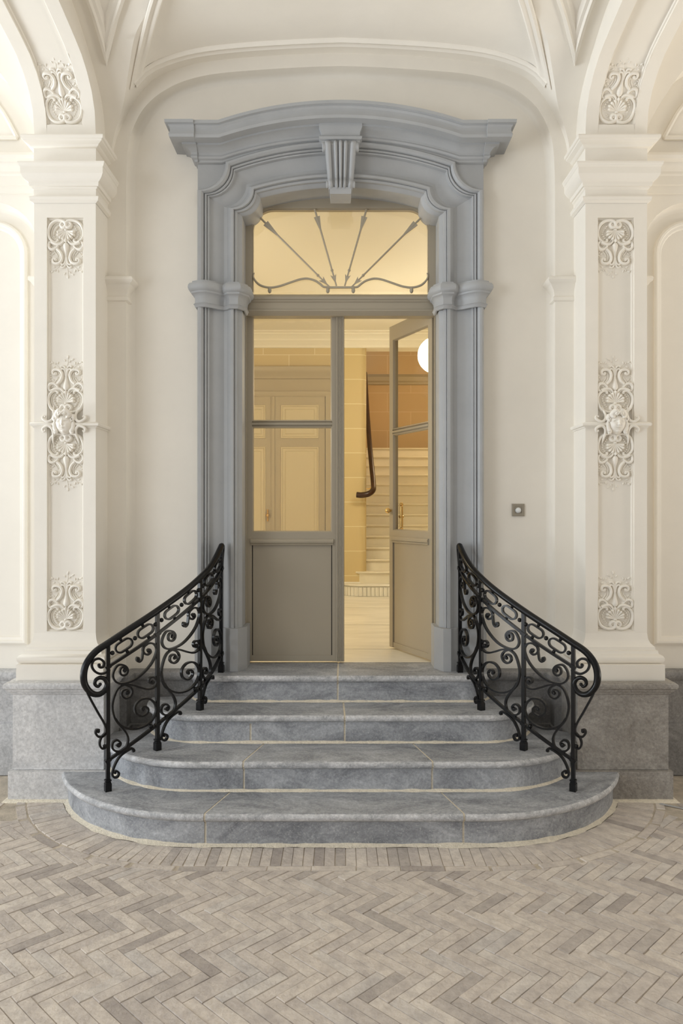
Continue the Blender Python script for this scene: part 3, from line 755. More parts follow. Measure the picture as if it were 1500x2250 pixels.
# ================================================================== STEPS
SPROF_T = [(-.004, -.054), (.006, -.054), (.007, -.046), (.013, -.044), (.017, -.040), (.026, -.036), (.032, -.027), (.034, -.018), (.031, -.009), (.024, -.002), (.016, 0)]
def resample(pts, n):
    s = arc_len(pts); out = []
    for k in range(n+1):
        t = s[-1]*k/n; out.append((interp(t, s, [p[0] for p in pts]), interp(t, s, [p[1] for p in pts])))
    return out
YEND = [4.44, 4.62, 4.83, 4.87]
LAB = ['lowest and widest bluestone step, rounded out onto the brick paving', 'second bluestone step from the ground with two pale tread joints', 'third bluestone step from the ground with one central tread joint', 'top bluestone step and landing at the door sill']
TJ = [(-.677, .612), (-.508, .498), (.023,), (-.013,)]
RJ = [(-.677, .612), (-.508, .498), (-.515, .023), (-.013,)]
for i in range(4):
    top = R*(i+1); root = empty('entrance_step', (0, STEPS[i]['y'], 0)); tag(root, LAB[i], 'step', 'bluestone entrance steps')
    oy = STEPS[i]['y']
    N = 120
    base = resample(step_path(i, 0, YEND[i]), N)
    if i < 3: inn = resample(step_path(i+1, -.05, max(YEND[i+1], YEND[i])), N)
    else: inn = resample([(-.92, 4.87), (-.92, 4.88), (-.61, 4.90), (-.60, 5.10), (.60, 5.10), (.61, 4.90), (.92, 4.88), (.92, 4.87)], N)
    if i == 3: inn = [(lerp(-.86, .86, k/N), 5.10) for k in range(N+1)]
    nor = []
    for k in range(N+1):
        a = Vector(base[max(k-1, 0)]); b = Vector(base[min(k+1, N)]); t = (b-a).normalized(); nor.append((t.y, -t.x))
    def kx(x):
        best = min(range(N+1), key=lambda k: abs(base[k][0]-x)+(0 if base[k][1] < STEPS[i]['y']+.2 else 9)); return best
    def piece(name, k0, k1, prof, topin, mats, worn=None):
        mb = MB(); fr0, fr1 = k0, k1
        ks = [k for k in range(k0, k1+1)]
        g0 = .0055 if k0 > 0 else 0; g1 = .0055 if k1 < N else 0
        rows = []
        for o, z in prof:
            row = []
            for k in ks:
                x, y = base[k]; sh = g0 if k == k0 else (-g1 if k == k1 else 0)
                t = (-nor[k][1], nor[k][0]); row.append((x+nor[k][0]*o+t[0]*sh, y+nor[k][1]*o+t[1]*sh-oy, top+z))
            rows.append(row)
        if topin:
            row = []
            for k in ks:
                sh = g0 if k == k0 else (-g1 if k == k1 else 0); row.append((inn[k][0]+sh, inn[k][1]-oy, top))
            rows.append(row); rows.append([(p[0], p[1], top-.054) for p in row])
        else: rows.append([(p[0]-nor[k][0]*.05, p[1]-nor[k][1]*.05, p[2]) for p, k in zip(rows[-1], ks)])
        b0 = len(mb.v); nu = len(ks)
        for r in rows: mb.v += r
        for j in range(len(rows)-1):
            mb.cm = 1 if worn and worn[0] <= j < worn[1] else 0
            mb.quadfaces([(b0+j*nu+q, b0+j*nu+q+1, b0+(j+1)*nu+q+1, b0+(j+1)*nu+q) for q in range(nu-1)])
        mb.cm = 0
        for e in (0, nu-1): mb.quadfaces([tuple(b0+j*nu+e for j in range(len(rows)))])
        return mb.build(name, mats, root, smooth=40)
    cuts = [0]+[kx(x) for x in TJ[i]]+[N]
    for a, b in zip(cuts, cuts[1:]): piece('tread_stone', a, b, SPROF_T, True, [STEPST, STEPWORN], (5, 9))
    cuts = [0]+[kx(x) for x in RJ[i]]+[N]
    for a, b in zip(cuts, cuts[1:]): piece('riser_stone', a, b, [(0, -R-(.03 if i == 0 else 0)), (0, -.08), (.001, -.055)], False, [STEPST])
    core = MB(); rows = [[(base[k][0]+nor[k][0]*o, base[k][1]+nor[k][1]*o-oy, top+z) for k in range(N+1)] for o, z in ((-.005, -R), (-.005, -.055), (.027, -.028), (.024, -.006), (.012, -.003))]
    rows.append([(inn[k][0], inn[k][1]-oy, top-.003) for k in range(N+1)])
    core.rows(rows); core.build('mortar_joint', MORTAR, root)
    fil = MB(); rows = []
    rnd = random.Random(i)
    jit = [1+1.1*(rnd.random()-.5) for k in range(N+1)]; jit = [(jit[max(k-1, 0)]+jit[k]+jit[min(k+1, N)])/3 for k in range(N+1)]
    for o, z in ((.017 if i else .026, .0005), (.011, .004), (.004, .008), (-.003, .011)):
        rows.append([(base[k][0]+nor[k][0]*o*jit[k], base[k][1]+nor[k][1]*o*jit[k]-oy, top-R+z*jit[k]) for k in range(N+1)])
    fil.rows(rows); fil.build('mortar_bed', MORTAR, root)

# ================================================================== DOOR SURROUND
root = empty('door_surround', (0, YW, LAND)); tag(root, 'blue grey painted stone door surround with arched cornice and fluted keystone', 'door surround')
def child(mb, name, m=BLUE, mx=False, smooth=30, parent=None, off=(0, YW, LAND)):
    s = MB(); s.v = [(x-off[0], y-off[1], z-off[2]) for x, y, z in mb.v]; s.f = mb.f; s.m = mb.m
    return s.build(name, m, parent or root, mx, smooth)
def quarter(cx, cz, r, n=10): return [(cx+r*math.sin(PI/2*k/n), cz-r*math.cos(PI/2*k/n)) for k in range(n+1)]
def archpts(x0, z0, zc, n=16):
    h = zc-z0; Rr = (x0*x0+h*h)/(2*h); return [(x0*(1-k/n), zc-Rr+math.sqrt(Rr*Rr-(x0*(1-k/n))**2)) for k in range(n+1)]
ZBASE = LAND+.25
def halfpath(x, zv, r, zcen):
    p = [(-x, ZBASE), (-x, 2.2), (-x, 3.0)]+quarter(-x, zv+r, r)
    a = archpts(x-r, zv+r, zcen); return p+[(-q[0], q[1]) for q in a][1:]
Opath = halfpath(.8885, 3.648, .1754, 3.9505); Ipath = halfpath(.62, 3.515, .115, 3.697)
PROF = [(0, 4.90), (0, 4.802), (.015, 4.79), (.05, 4.781), (.10, 4.781), (.14, 4.792), (.155, 4.815), (.165, 4.803), (.19, 4.80), (.21, 4.804), (.215, 4.818), (.23, 4.812), (.26, 4.815), (.275, 4.838), (.42, 4.85), (.58, 4.866), (.66, 4.858), (.72, 4.836), (.76, 4.825), (.82, 4.825), (.832, 4.845), (.85, 4.84), (.90, 4.846), (.91, 4.862), (.98, 4.874), (1.0, 4.882), (1.0, 5.08)]
full = lambda P: P+[(-p[0], p[1]) for p in P[:-1]][::-1]
FO, FI = full(Opath), full(Ipath)
nst = len(Opath)
rows = [[(lerp(o[0], q[0], t), y, lerp(o[1], q[1], t)) for t, y in PROF] for o, q in zip(FO, FI)]
jl = MB(); jl.rows(rows[:4]); child(jl, 'jamb', smooth=28); jl = MB(); jl.rows(rows[-4:]); child(jl, 'jamb', smooth=28)
jl = MB(); jl.rows(rows[3:-3]); child(jl, 'arched_architrave', smooth=28)
# spandrel ears above the concave shoulders
for mx in (False, True):
    mb = MB(); q = quarter(-.8885, 3.648+.1754, .1754)
    mb.rows([[(-.8885, 4.815, p[1]) for p in q], [(p[0], 4.815, p[1]) for p in q]])
    mb.rows([[(-.8885, 4.815, 3.60), (-.8885, 4.815, 3.84)], [(-.8885, 4.90, 3.60), (-.8885, 4.90, 3.84)]]); child(mb, 'shoulder_panel', mx=mx)
# frieze strip behind cornice
hR = (.735**2+.12**2)/(2*.12)
def hz(x): return 0 if abs(x) >= .735 else math.sqrt(hR*hR-x*x)-(hR-.12)
XS = [-.884, -.8835]+[-.735+1.47*k/48 for k in range(49)]+[.8835, .884]
CPROF = [(-.09, 3.812), (0, 3.812), (.016, 3.818), (.017, 3.830), (.03, 3.836), (.036, 3.846), (.032, 3.855), (.034, 3.868), (.05, 3.886), (.07, 3.894), (.082, 3.896), (.082, 3.908), (.144, 3.911), (.148, 3.928), (.139, 3.952), (.141, 3.970), (.150, 3.980), (.150, 3.985), (.167, 3.988), (.168, 4.006), (.03, 4.02), (-.09, 4.03)]
rows = []
for o, z in CPROF:
    f = .010 if o > 0.01 else 0
    e = .8885+max(o, 0)
    row = [(-e, 4.90, z), (-e, 4.815-o-f, z)]
    for x in XS: row.append((x, 4.815-o-(f if abs(x) > .8837 else 0), z+hz(x)))
    row += [(e, 4.815-o-f, z), (e, 4.90, z)]; rows.append(row)
mb = MB(); mb.rows(rows); child(mb, 'cornice', smooth=28)
# imposts on the jambs
plan = [(-.8885, 4.90), (-.8885, 4.80), (-.86, 4.783), (-.835, 4.785), (-.80, 4.81), (-.765, 4.845), (-.735, 4.865), (-.71, 4.86), (-.685, 4.825), (-.645, 4.825), (-.612, 4.875), (-.612, 4.99)]
iprof = [(.004, 2.915), (.012, 2.918), (.016, 2.930), (.022, 2.936), (.014, 2.942), (.012, 2.965), (.016, 2.985), (.026, 2.998), (.034, 3.002), (.036, 3.012), (.048, 3.020), (.054, 3.036), (.052, 3.052), (.044, 3.064), (.03, 3.068), (.028, 3.078), (-.03, 3.085)]
mb = MB(); mb.plan(plan, iprof, cap=True)
child(mb, 'impost', smooth=40); child(mb, 'impost', smooth=40, mx=True)
# foot blocks
for mx in (False, True):
    mb = MB(); mb.prism([(-.905, 4.905, LAND), (-.905, 4.80, LAND), (-.875, 4.775, LAND), (-.80, 4.785, LAND), (-.745, 4.845, LAND), (-.745, 4.905, LAND)], (0, 0, .265)); child(mb, 'foot_block', mx=mx, smooth=0)
    mb = MB(); mb.prism([(-.745, 4.905, LAND), (-.745, 4.845, LAND), (-.70, 4.81, LAND), (-.685, 4.80, LAND), (-.637, 4.80, LAND), (-.592, 4.90, LAND), (-.592, 5.06, LAND), (-.745, 5.06, LAND)], (0, 0, .265)); child(mb, 'foot_block', mx=mx, smooth=0)
# keystone
ks = empty('keystone', (0, 0, 0), parent=root)
def ribs(a):
    d = 0
    for c, w_, h in ((-.80, .20, .020), (-.32, .13, .022), (0, .13, .024), (.32, .13, .022), (.80, .20, .020)):
        t = abs(a-c)/w_
        if t < 1: d = max(d, h*math.sqrt(1-t*t))
    return d
rows = []
nb = 30
for j in range(nb+1):
    b = j/nb; z = lerp(3.925, 3.645, b); hw = lerp(.099, .074, b)
    y = interp(b, [0, .04, .1, .2, .45, .7, .76, .80, .86, .93, 1], [4.735, 4.715, 4.705, 4.712, 4.745, 4.768, 4.772, 4.766, 4.752, 4.750, 4.772])
    row = [(-hw, 4.86, z)]
    for q in range(61):
        a = lerp(-1, 1, q/60); row.append((a*hw, y+.02-ribs(a), z))
    row.append((hw, 4.86, z)); rows.append(row)
mb = MB(); mb.rows(rows, cap=True); child(mb, 'fluted_console', parent=ks, smooth=45)
mb = MB(); mb.plan([(-.112, 4.86), (-.112, 4.745), (.112, 4.745), (.112, 4.86)], [(-.01, 3.90), (.004, 3.905), (.006, 3.925), (.016, 3.93), (.02, 3.945), (.014, 3.952), (.006, 3.956), (.006, 3.975), (.02, 4.005), (.02, 4.03), (-.02, 4.04)]); child(mb, 'keystone_cap', parent=ks, smooth=30)
mb = MB(); mb.rows([[(x*w_, y, z) for x, y in ((-1, 4.92), (-1, 4.772), (1, 4.772), (1, 4.92))] for w_, z in ((.064, 3.612), (.066, 3.63), (.068, 3.655))], cap=True); child(mb, 'keystone_foot', parent=ks, smooth=20)
for sg in (-1, 1):
    for (z, r, x, y) in ((3.885, .030, .102, 4.745), (3.672, .022, .08, 4.78)):
        mb = MB(); rr = [[(sg*(x-.02+d), y+q*math.cos(2*PI*k/14), z+q*math.sin(2*PI*k/14)) for k in range(14)] for d, q in ((0, r), (.026, r), (.030, r*.7), (.024, r*.62), (.024, r*.4), (.030, r*.3), (.030, .001))]
        mb.rows(rr, closed_u=True); child(mb, 'volute', parent=ks, smooth=40)

# ================================================================== DOOR FRAME, FANLIGHT AND LEAVES
tr = MB()
for sg in (-1, 1):
    a, b = sorted((sg*.613, sg*.70)); tr.box(a, b, 5.03, 5.14, LAND, 3.0)
frame = tr.build('trim_1', TAUPE, smooth=0); tag(frame, 'taupe wooden door frame set in the blue surround', kind='structure')
mb = MB(); mb.plan([(-.62, 5.06), (.62, 5.06)], [(-.05, 2.925), (.03, 2.925), (.055, 2.945), (.06, 2.95), (.06, 2.958), (.05, 2.962), (.05, 3.005), (.058, 3.012), (.058, 3.02), (.066, 3.026), (.068, 3.04), (.06, 3.048), (.04, 3.062), (-.05, 3.064)]); mb.build('transom_bar', TAUPE, frame)
mb = MB(); mb.box(-.625, -.614, 5.035, 5.05, LAND+.01, 2.93); mb.build('painted_gap_shade', DARKGAP, frame, smooth=0)  # solid dark strip painting the shade between frame and leaf
# fanlight
fan = empty('window_1', (0, 5.05, 3.06)); tag(fan, 'fanlight over the doors with radiating metal arrows', kind='structure')
FOFF = (0, 5.05, 3.06)
gz0, gz1, gx, gr = 3.085, 3.63, .577, .135
out = niche_outline(gx, -gx, gz1, gr, gz0, 10)
mb = MB(); plate(mb, out, -.72, .72, 3.04, 4.0, 5.045)
mb.rows([[(p[0], 5.045, p[1]) for p in out], [(p[0], 5.058, p[1]) for p in out], [(p[0]*.988, 5.058, lerp(gz0, p[1], .988) if p[1] > gz0 else p[1]) for p in out], [(p[0]*.988, 5.09, lerp(gz0, p[1], .988) if p[1] > gz0 else p[1]) for p in out]])
child(mb, 'fanlight_frame', TAUPE, parent=fan, off=FOFF, smooth=25)
mb = MB(); mb.prism([(p[0]*1.02, 5.068, p[1]+.01) for p in out], (0, .004, 0)); child(mb, 'pane', GLASS, parent=fan, off=FOFF, smooth=0)
YG = 5.05
RODS = [(-.535, 3.581, -.073, 3.120), (-.169, 3.627, -.027, 3.126)]
for sg in (-1, 1):
    for x0, z0, x1, z1 in RODS:
        a = Vector((sg*x0*-1 if sg > 0 else x0, YG, z0)); b = Vector((-x1 if sg > 0 else x1, YG, z1)); d = (b-a).normalized(); n = Vector((-d.z, 0, d.x))
        r_ = MB(); r_.tube([a, lerp(a, b, .5), b], [.0065, .006, .005], 8)
        rod = child(r_, 'arrow_rod', GREYIRON, parent=fan, off=FOFF)
        fl_ = MB()
        p = lerp(a, b, .10); q = lerp(a, b, .28)
        for s2 in (-1, 1): fl_.prism([tuple(p+n*s2*.003+Vector((0, -.004, 0))), tuple(p+n*s2*.020+Vector((0, -.004, 0))), tuple(q+n*s2*.004+Vector((0, -.004, 0)))], (0, .008, 0))
        p = b-d*.075; q = b-d*.016
        fl_.prism([tuple(p+n*.019+Vector((0, -.005, 0))), tuple(p+d*.016+Vector((0, -.005, 0))), tuple(p-n*.019+Vector((0, -.005, 0))), tuple(q+Vector((0, -.005, 0)))], (0, .010, 0))
        fl_.ball(b-d*.105, .010, 8, 5)
        child(fl_, 'arrow_head', GREYIRON, parent=fan, off=FOFF)
wave = [(-0.5638, 3.2107), (-0.5696, 3.1857), (-0.5513, 3.1525), (-0.5181, 3.1275), (-0.464, 3.115), (-0.4016, 3.1233), (-0.3267, 3.1483), (-0.2685, 3.1674), (-0.2186, 3.1733), (-0.1687, 3.1608), (-0.1354, 3.14), (-0.1088, 3.1192), (-0.073, 3.1184)]
wpts = cat([(x, YG, z) for x, z in wave], 5)
for mx in (False, True):
    m_ = MB(); n = len(wpts); m_.tube(wpts, [lerp(.004, .0075, min(1, i/12)) for i in range(n)], 8); child(m_, 'wave_bar', GREYIRON, parent=fan, off=FOFF, mx=mx)
    for x, z in [(-0.4623, 3.0967), (-0.083, 3.0967)]:
        m_ = MB(); m_.ball((x, YG, z), .0155, 10, 8, (.8, .8, 1.3)); child(m_, 'foot', GREYIRON, parent=fan, off=FOFF, mx=mx)
m_ = MB(); m_.box(-.078, .078, YG-.006, YG+.006, 3.110, 3.122); child(m_, 'base_bar', GREYIRON, parent=fan, off=FOFF)

def leaf(name, loc, rz, w_, label, astragal, flip, gz1=2.275, sl=.048, sr=.048):
    """door leaf, local x 0..w from the hinge side, outer face at y=0"""
    root = empty(name, loc, rz); tag(root, label, kind='structure')
    T = .045; z0, z1 = .012, 2.335; gz0, mz = .856, 1.568
    def B(nm, x0, x1, y0, y1, a, b, m=TAUPE):
        q = MB(); x0, x1 = (x0, x1) if not flip else (-x1, -x0); q.box(x0, x1, y0, y1, a, b); return q.build(nm, m, root, smooth=0)
    B('stile', 0, sl, 0, T, z0, z1); B('stile', w_-sr, w_, 0, T, z0, z1)
    B('top_rail', sl, w_-sr, 0, T, gz1, z1); B('bottom_rail', sl, w_-sr, .004, T, z0, .05); B('lock_rail', sl, w_-sr, 0, T, .80, gz0)
    B('panel', sl+.006, w_-sr-.006, .010, T-.01, .05, .775)
    B('panel_gap_shade', sl, w_-sr, .014, T-.012, .045, .80, DARKGAP)  # dark backing sheet paints the shade line round the panel
    def H(nm, prof, x0, x1, m=TAUPE):
        q = MB(); q.plan([(x0, 0), (x1, 0)] if not flip else [(-x1, 0), (-x0, 0)], prof); return q.build(nm, m, root)
    H('rail_moulding', [(-.01, .772), (.006, .772), (.010, .778), (.004, .784), (.012, .788), (.014, .80), (.006, .812), (-.01, .815)], sl-.008, w_-sr+.008)
    H('glazing_bar', [(-.03, mz-.018), (-.012, mz-.018), (.002, mz-.004), (.002, mz+.004), (-.012, mz+.018), (-.03, mz+.018)], sl, w_-sr)
    for (a, b) in ((gz0, mz-.017), (mz+.017, gz1)):
        B('pane', sl-.006, w_-sr+.006, .022, .026, a-.006, b+.006, GLASS)
        q = MB()      # glazing bead
        rows = []
        for d, y in ((0, .0), (.004, .001), (.010, .012), (.011, .022)):
            pts = [(sl+d, a+d), (w_-sr-d, a+d), (w_-sr-d, b-d), (sl+d, b-d)]
            rows.append([((-p[0] if flip else p[0]), y, p[1]) for p in pts])
        q.rows(rows, closed_u=True); q.build('glazing_bead', TAUPE, root, smooth=20)
    if astragal:
        for k in range(4):
            q = MB(); x = w_+.002+k*.0125+.006
            q.tube([(x, -.007, z0), (x, -.007, z1)], .0056, 10); q.build('astragal_reed', TAUPE, root)
        B('astragal', w_-.006, w_+.054, -.002, T-.015, z0, z1)
    return root
leafL = leaf('door_1', (-.629, YD, LAND), 0, .599, 'closed taupe door leaf with two glass panes and reeded edge', True, False, 2.275, .048, .025)
leafR = leaf('door_2', (.600, YD+.015, LAND), -math.radians(66), .60, 'taupe glazed door leaf standing open into the hall', False, True, 2.235)
kb = MB(); kb.ball((-.60+.026, -.028, 1.0), .020, 12, 8); kb.tube([(-.574, 0, 1.0), (-.574, -.02, 1.0)], .009, 10); kb.build('knob', BRASS, leafR)
kb = MB(); kb.box(-.604, -.596, .008, .03, .80, .91); kb.build('lock_plate', BRASS, leafR, smooth=0)
kb = MB(); kb.tube([(-.53, .06, .88), (-.53, .06, 1.03)], [.012, .012], 10); kb.ball((-.53, .06, 1.045), .014); kb.ball((-.53, .06, .865), .014); kb.tube([(-.53, .045, .955), (-.53, .075, .955)], .010, 8); kb.tube([(-.53, .07, .955), (-.575, .07, .955)], .008, 8); kb.build('espagnolette_handle', BRASS, leafR)

# ================================================================== HALL BEHIND THE DOORS
YH = 9.3; CEIL = 3.80; SWX = .312
h = MB(); h.box(-3.2, 3.0, 5.08, 12.2, LAND-.05, LAND-.002); hf = h.build('floor_hall', MARBLE, smooth=0); tag(hf, 'pale veined marble floor of the hall', kind='structure')
h = MB()
for x in (-1.9, -.95, 0, .95, 1.9): h.box(x-.0012, x+.0012, 5.1, 9.2, LAND-.002, LAND-.0012)
for y in (5.6, 6.8, 8.0): h.box(-3.1, 2.9, y-.0015, y+.0015, LAND-.002, LAND-.0012)
h.build('slab_joint', DADOST, hf, smooth=0)
h = MB(); h.box(-3.2, 3.0, 5.1, YH+.2, CEIL, CEIL+.05); h.box(SWX-.1, 3.0, YH, 12.4, 4.6, 4.65); hc = h.build('ceiling_hall', HALLCEIL, smooth=0); tag(hc, 'cream hall ceiling with moulded cornice', kind='structure')
h = MB(); n = 8
pts = [(-3.2, YH)]+[(SWX-.09+.09*math.sin(PI/2*k/n), YH+.09-.09*math.cos(PI/2*k/n)) for k in range(n+1)]+[(SWX, 12.2)]
h.rows([[(p[0], p[1], LAND-.02) for p in pts], [(p[0], p[1], CEIL) for p in pts]])
hw_ = h.build('wall_hall_far', HALLWALL); tag(hw_, 'ochre hall wall painted with pale block joints', kind='structure')
h = MB(); h.box(-3.3, -3.2, 5.1, YH+.1, LAND-.02, CEIL); tag(h.build('wall_hall_left', HALLWALL, smooth=0), 'ochre side wall of the hall', kind='structure')
h = MB(); h.box(1.75, 1.85, YH, 12.4, LAND, 4.6); h.box(2.9, 3.0, 5.1, YH, LAND, CEIL); h.box(1.75, 3, YH, YH+.1, LAND, CEIL); tag(h.build('wall_hall_right', HALLWALL, smooth=0), 'ochre wall on the right of the staircase', kind='structure')
h = MB(); h.box(SWX-.2, 1.85, 11.9, 12.0, LAND, 4.6); sw = h.build('wall_stair', STAIRWALL, smooth=0); tag(sw, 'darker ochre wall at the head of the staircase', kind='structure')
h = MB(); h.plan([(SWX-.2, 11.9), (1.8, 11.9)], [(0, 3.60), (.03, 3.61), (.03, 3.64), (.05, 3.66), (.05, 3.72), (.02, 3.76), (0, 3.77)]); h.build('stair_cornice', HALLDOOR, sw)
h = MB(); h.box(SWX, 1.8, YH, YH+.25, 3.63, 4.65); h.build('header_beam', HALLCEIL, hc, smooth=0)
h = MB(); h.plan([(-3.2, YH), (1.8, YH)], [(0, 3.62), (.015, 3.625), (.018, 3.65), (.03, 3.66), (.045, 3.69), (.06, 3.70), (.06, 3.72), (.09, 3.75), (.12, 3.765), (.12, 3.78), (.16, 3.785), (.16, CEIL), (0, CEIL)]); h.build('hall_cornice', HALLCEIL, hc)
h = MB(); h.plan([(-3.2, YH), (SWX-.02, YH)], [(0, LAND), (.02, LAND), (.02, LAND+.12), (.01, LAND+.14), (0, LAND+.15)]); h.build('skirting', MARBLE, hw_)
# hall double door
hd = empty('door_3', (-.81, YH, LAND)); tag(hd, 'panelled ochre double door in the hall wall', kind='structure')
DO = (-.81, YH, LAND)
def hb(nm, x0, x1, y0, y1, z0, z1, m=HALLDOOR, parent=None, bev=True):
    q = MB(); q.box(x0+.81, x1+.81, y0-YH, y1-YH, z0-LAND, z1-LAND); return q.build(nm, m, parent or hd, smooth=0)
for sg in (-1, 1):
    xs = (-1.43, -.82) if sg < 0 else (-.79, -.185)
    lf = hb('leaf', xs[0], xs[1], YH-.045, YH-.005, LAND+.01, 3.03)
    for (a, b) in ((2.53, 2.93), (.95, 2.43)):
        q = MB(); px0, px1 = xs[0]+.075, xs[1]-.075; rows = []
        for d, y in ((0, .045), (.004, .056), (.016, .058), (.024, .048), (.05, .046), (.06, .054)): rows.append([(p[0]+.81, -y, p[1]-LAND) for p in ((px0+d, a+d), (px1-d, a+d), (px1-d, b-d), (px0+d, b-d))])
        q.rows(rows, closed_u=True); q.poly([(p[0]+.81, -.054, p[1]-LAND) for p in ((px0+.06, a+.06), (px1-.06, a+.06), (px1-.06, b-.06), (px0+.06, b-.06))]); q.build('panel', HALLPANEL, lf, smooth=0)
hb('cover_strip', -.825, -.787, YH-.058, YH-.04, LAND+.01, 3.03)
for a, b in ((-1.53, -1.435), (-.18, -.10)): hb('casing', a, b, YH-.06, YH, LAND, 3.09)
q = MB(); q.plan([(-1.55+.81, 0), (-.08+.81, 0)], [(0, 3.03-LAND), (.05, 3.03-LAND), (.07, 3.06-LAND), (.07, 3.09-LAND), (.03, 3.10-LAND), (.03, 3.24-LAND), (.05, 3.25-LAND), (.06, 3.28-LAND), (.1, 3.31-LAND), (.12, 3.34-LAND), (.12, 3.38-LAND), (0, 3.40-LAND)]); q.build('entablature', HALLDOOR, hd)
q = MB(); q.ball((-.87+.81, -.085, 1.61-LAND), .022); q.tube([(-.06, -.05, .95), (-.06, -.085, .95)], .008, 8); q.tube([(-.06, -.06, .88), (-.06, -.06, 1.02)], .010, 8); q.build('handle', BRASS, hd)
# staircase
stc = empty('staircase', (SWX, 9.1, LAND)); tag(stc, 'pale stone staircase rising from the hall with rounded bottom step', 'staircase')
rs, ts = .1375, .17
lefts = {1: .05, 2: .165, 3: .225, 4: .275}
def splan(n, o=0):
    y0 = 9.1+(n-1)*ts-o; x0 = lefts.get(n, SWX-.01)-o; r = {1: .22, 2: .15, 3: .10, 4: .06}.get(n, .001)+o
    yb_ = 9.45+(n-1)*.05 if n <= 4 else y0+.3
    P = [(x0, yb_)] if n <= 4 else []
    for k in range(9): a = PI+PI/2*k/8; P.append((x0+r+r*math.cos(a), y0+r+r*math.sin(a)))
    P.append((1.75, y0)); return P
for n in range(1, 15):
    z = n*rs
    mb = MB(); P = [(p[0]-SWX, p[1]-9.1) for p in splan(n)]
    mb.plan(P, [(0, z-rs-(.02 if n > 1 else 0)), (0, z-.028)], cap=False)
    mb.plan(P, [(-.005, z-.03), (.012, z-.028), (.014, z-.022), (.026, z-.020), (.032, z-.010), (.026, z), (0, z)], cap=False)
    back = [(1.75-SWX, P[-1][1]+.5), (P[0][0], P[-1][1]+.5)]
    mb.poly([(p[0], p[1], z) for p in P+back])
    mb.build('stair_step', MARBLE if n == 1 else STAIRST, stc, smooth=40)
fl_ = MB()
P = resample([(p[0]-SWX, p[1]-9.1) for p in splan(1)], 40)
for k in range(1, 40, 1):
    fl_.tube([(P[k][0], P[k][1], .0), (P[k][0], P[k][1], rs-.032)], .026, 8)
fl_.build('fluted_riser', MARBLE, stc)
mb = MB(); mb.box(-.01, 1.45, 14*ts, 2.85, 14*rs-.02, 14*rs); mb.build('stair_landing', STAIRST, stc, smooth=0)
# wall handrail
hr = empty('wall_handrail', (.4, 9.2, 1.85)); tag(hr, 'dark mahogany handrail curling off the hall wall beside the staircase', 'handrail')
pts = cat([(.19, 9.17, 1.855), (.25, 9.16, 1.85), (.33, 9.17, 1.865), (.385, 9.22, 1.91), (.395, 9.32, 1.99), (.385, 9.6, 2.23), (.372, 10.0, 2.57), (.362, 10.6, 3.08), (.36, 11.4, 3.7)], 6)
mb = MB(); mb.tube([(p.x-.4, p.y-9.2, p.z-1.85) for p in pts], .030, 12, flat=1.15); mb.build('rail', WOOD, hr)
mb = MB(); mb.tube([(p[0]-.4, p[1]-9.2, p[2]-1.85) for p in ((.312, 9.34, 1.93), (.35, 9.34, 1.93), (.385, 9.335, 1.96))], .008, 8); mb.build('rail_bracket', BRASS, hr)
# globe lamp
gl = empty('globe_lamp', (.925, 7.5, 3.17)); tag(gl, 'lit white glass globe lamp hanging behind the open door', 'lamp')
mb = MB(); mb.ball((0, 0, 0), .178, 32, 20); mb.build('globe', GLOBE, gl, smooth=180)
mb = MB(); mb.tube([(0, 0, .17), (0, 0, .625)], .010, 8); mb.lathe((0, 0, .16), [(.06, 0), (.055, .03), (.02, .05)], 16); mb.build('stem', BRASS, gl)

# ================================================================== RAILINGS
RP = [(-1.238, 4.118), (-1.015, 4.29), (-.82, 4.514), (-.737, 4.78)]
SPOST = [0.0, .282, .580, .8605]
def rail_plan():
    P = [Vector(p) for p in RP]; pts = [P[0]*2-P[1]+Vector((-.01, .05))]+P+[P[3]+Vector((-.02, .27))]; out_ = []
    for i in range(1, 4):
        p0, p1, p2, p3 = pts[i-1:i+3]
        for k in range(30):
            t = k/30; out_.append(.5*((2*p1)+(-p0+p2)*t+(2*p0-5*p1+4*p2-p3)*t*t+(-p0+3*p1-3*p2+p3)*t**3))
    out_.append(P[3]); d = (out_[1]-out_[0]).normalized(); e = (out_[-1]-out_[-2]).normalized()
    pre = [out_[0]-d*(.3-.02*k) for k in range(15)]; post = [out_[-1]+e*.02*(k+1) for k in range(4)]
    A = pre+out_+post; s = arc_len([(p.x, p.y) for p in A]); s0 = s[15]; return A, [q-s0 for q in s]
RA, RS = rail_plan()
RXs, RYs = [p.x for p in RA], [p.y for p in RA]
def rpt(s, z, o=0):
    x, y = interp(s, RS, RXs), interp(s, RS, RYs)
    if o:
        n = rnor(s); x += n.x*o; y += n.y*o
    return Vector((x, y, z))
def rnor(s):
    a = Vector((interp(s-.01, RS, RXs), interp(s-.01, RS, RYs), 0)); b = Vector((interp(s+.01, RS, RXs), interp(s+.01, RS, RYs), 0)); t = (b-a).normalized(); return Vector((t.y, -t.x, 0))
BZ = [.328, .473, .630, .772]; TZ = [.826, .974, 1.147, 1.300]; HZ = [.953, 1.107, 1.274, 1.441]
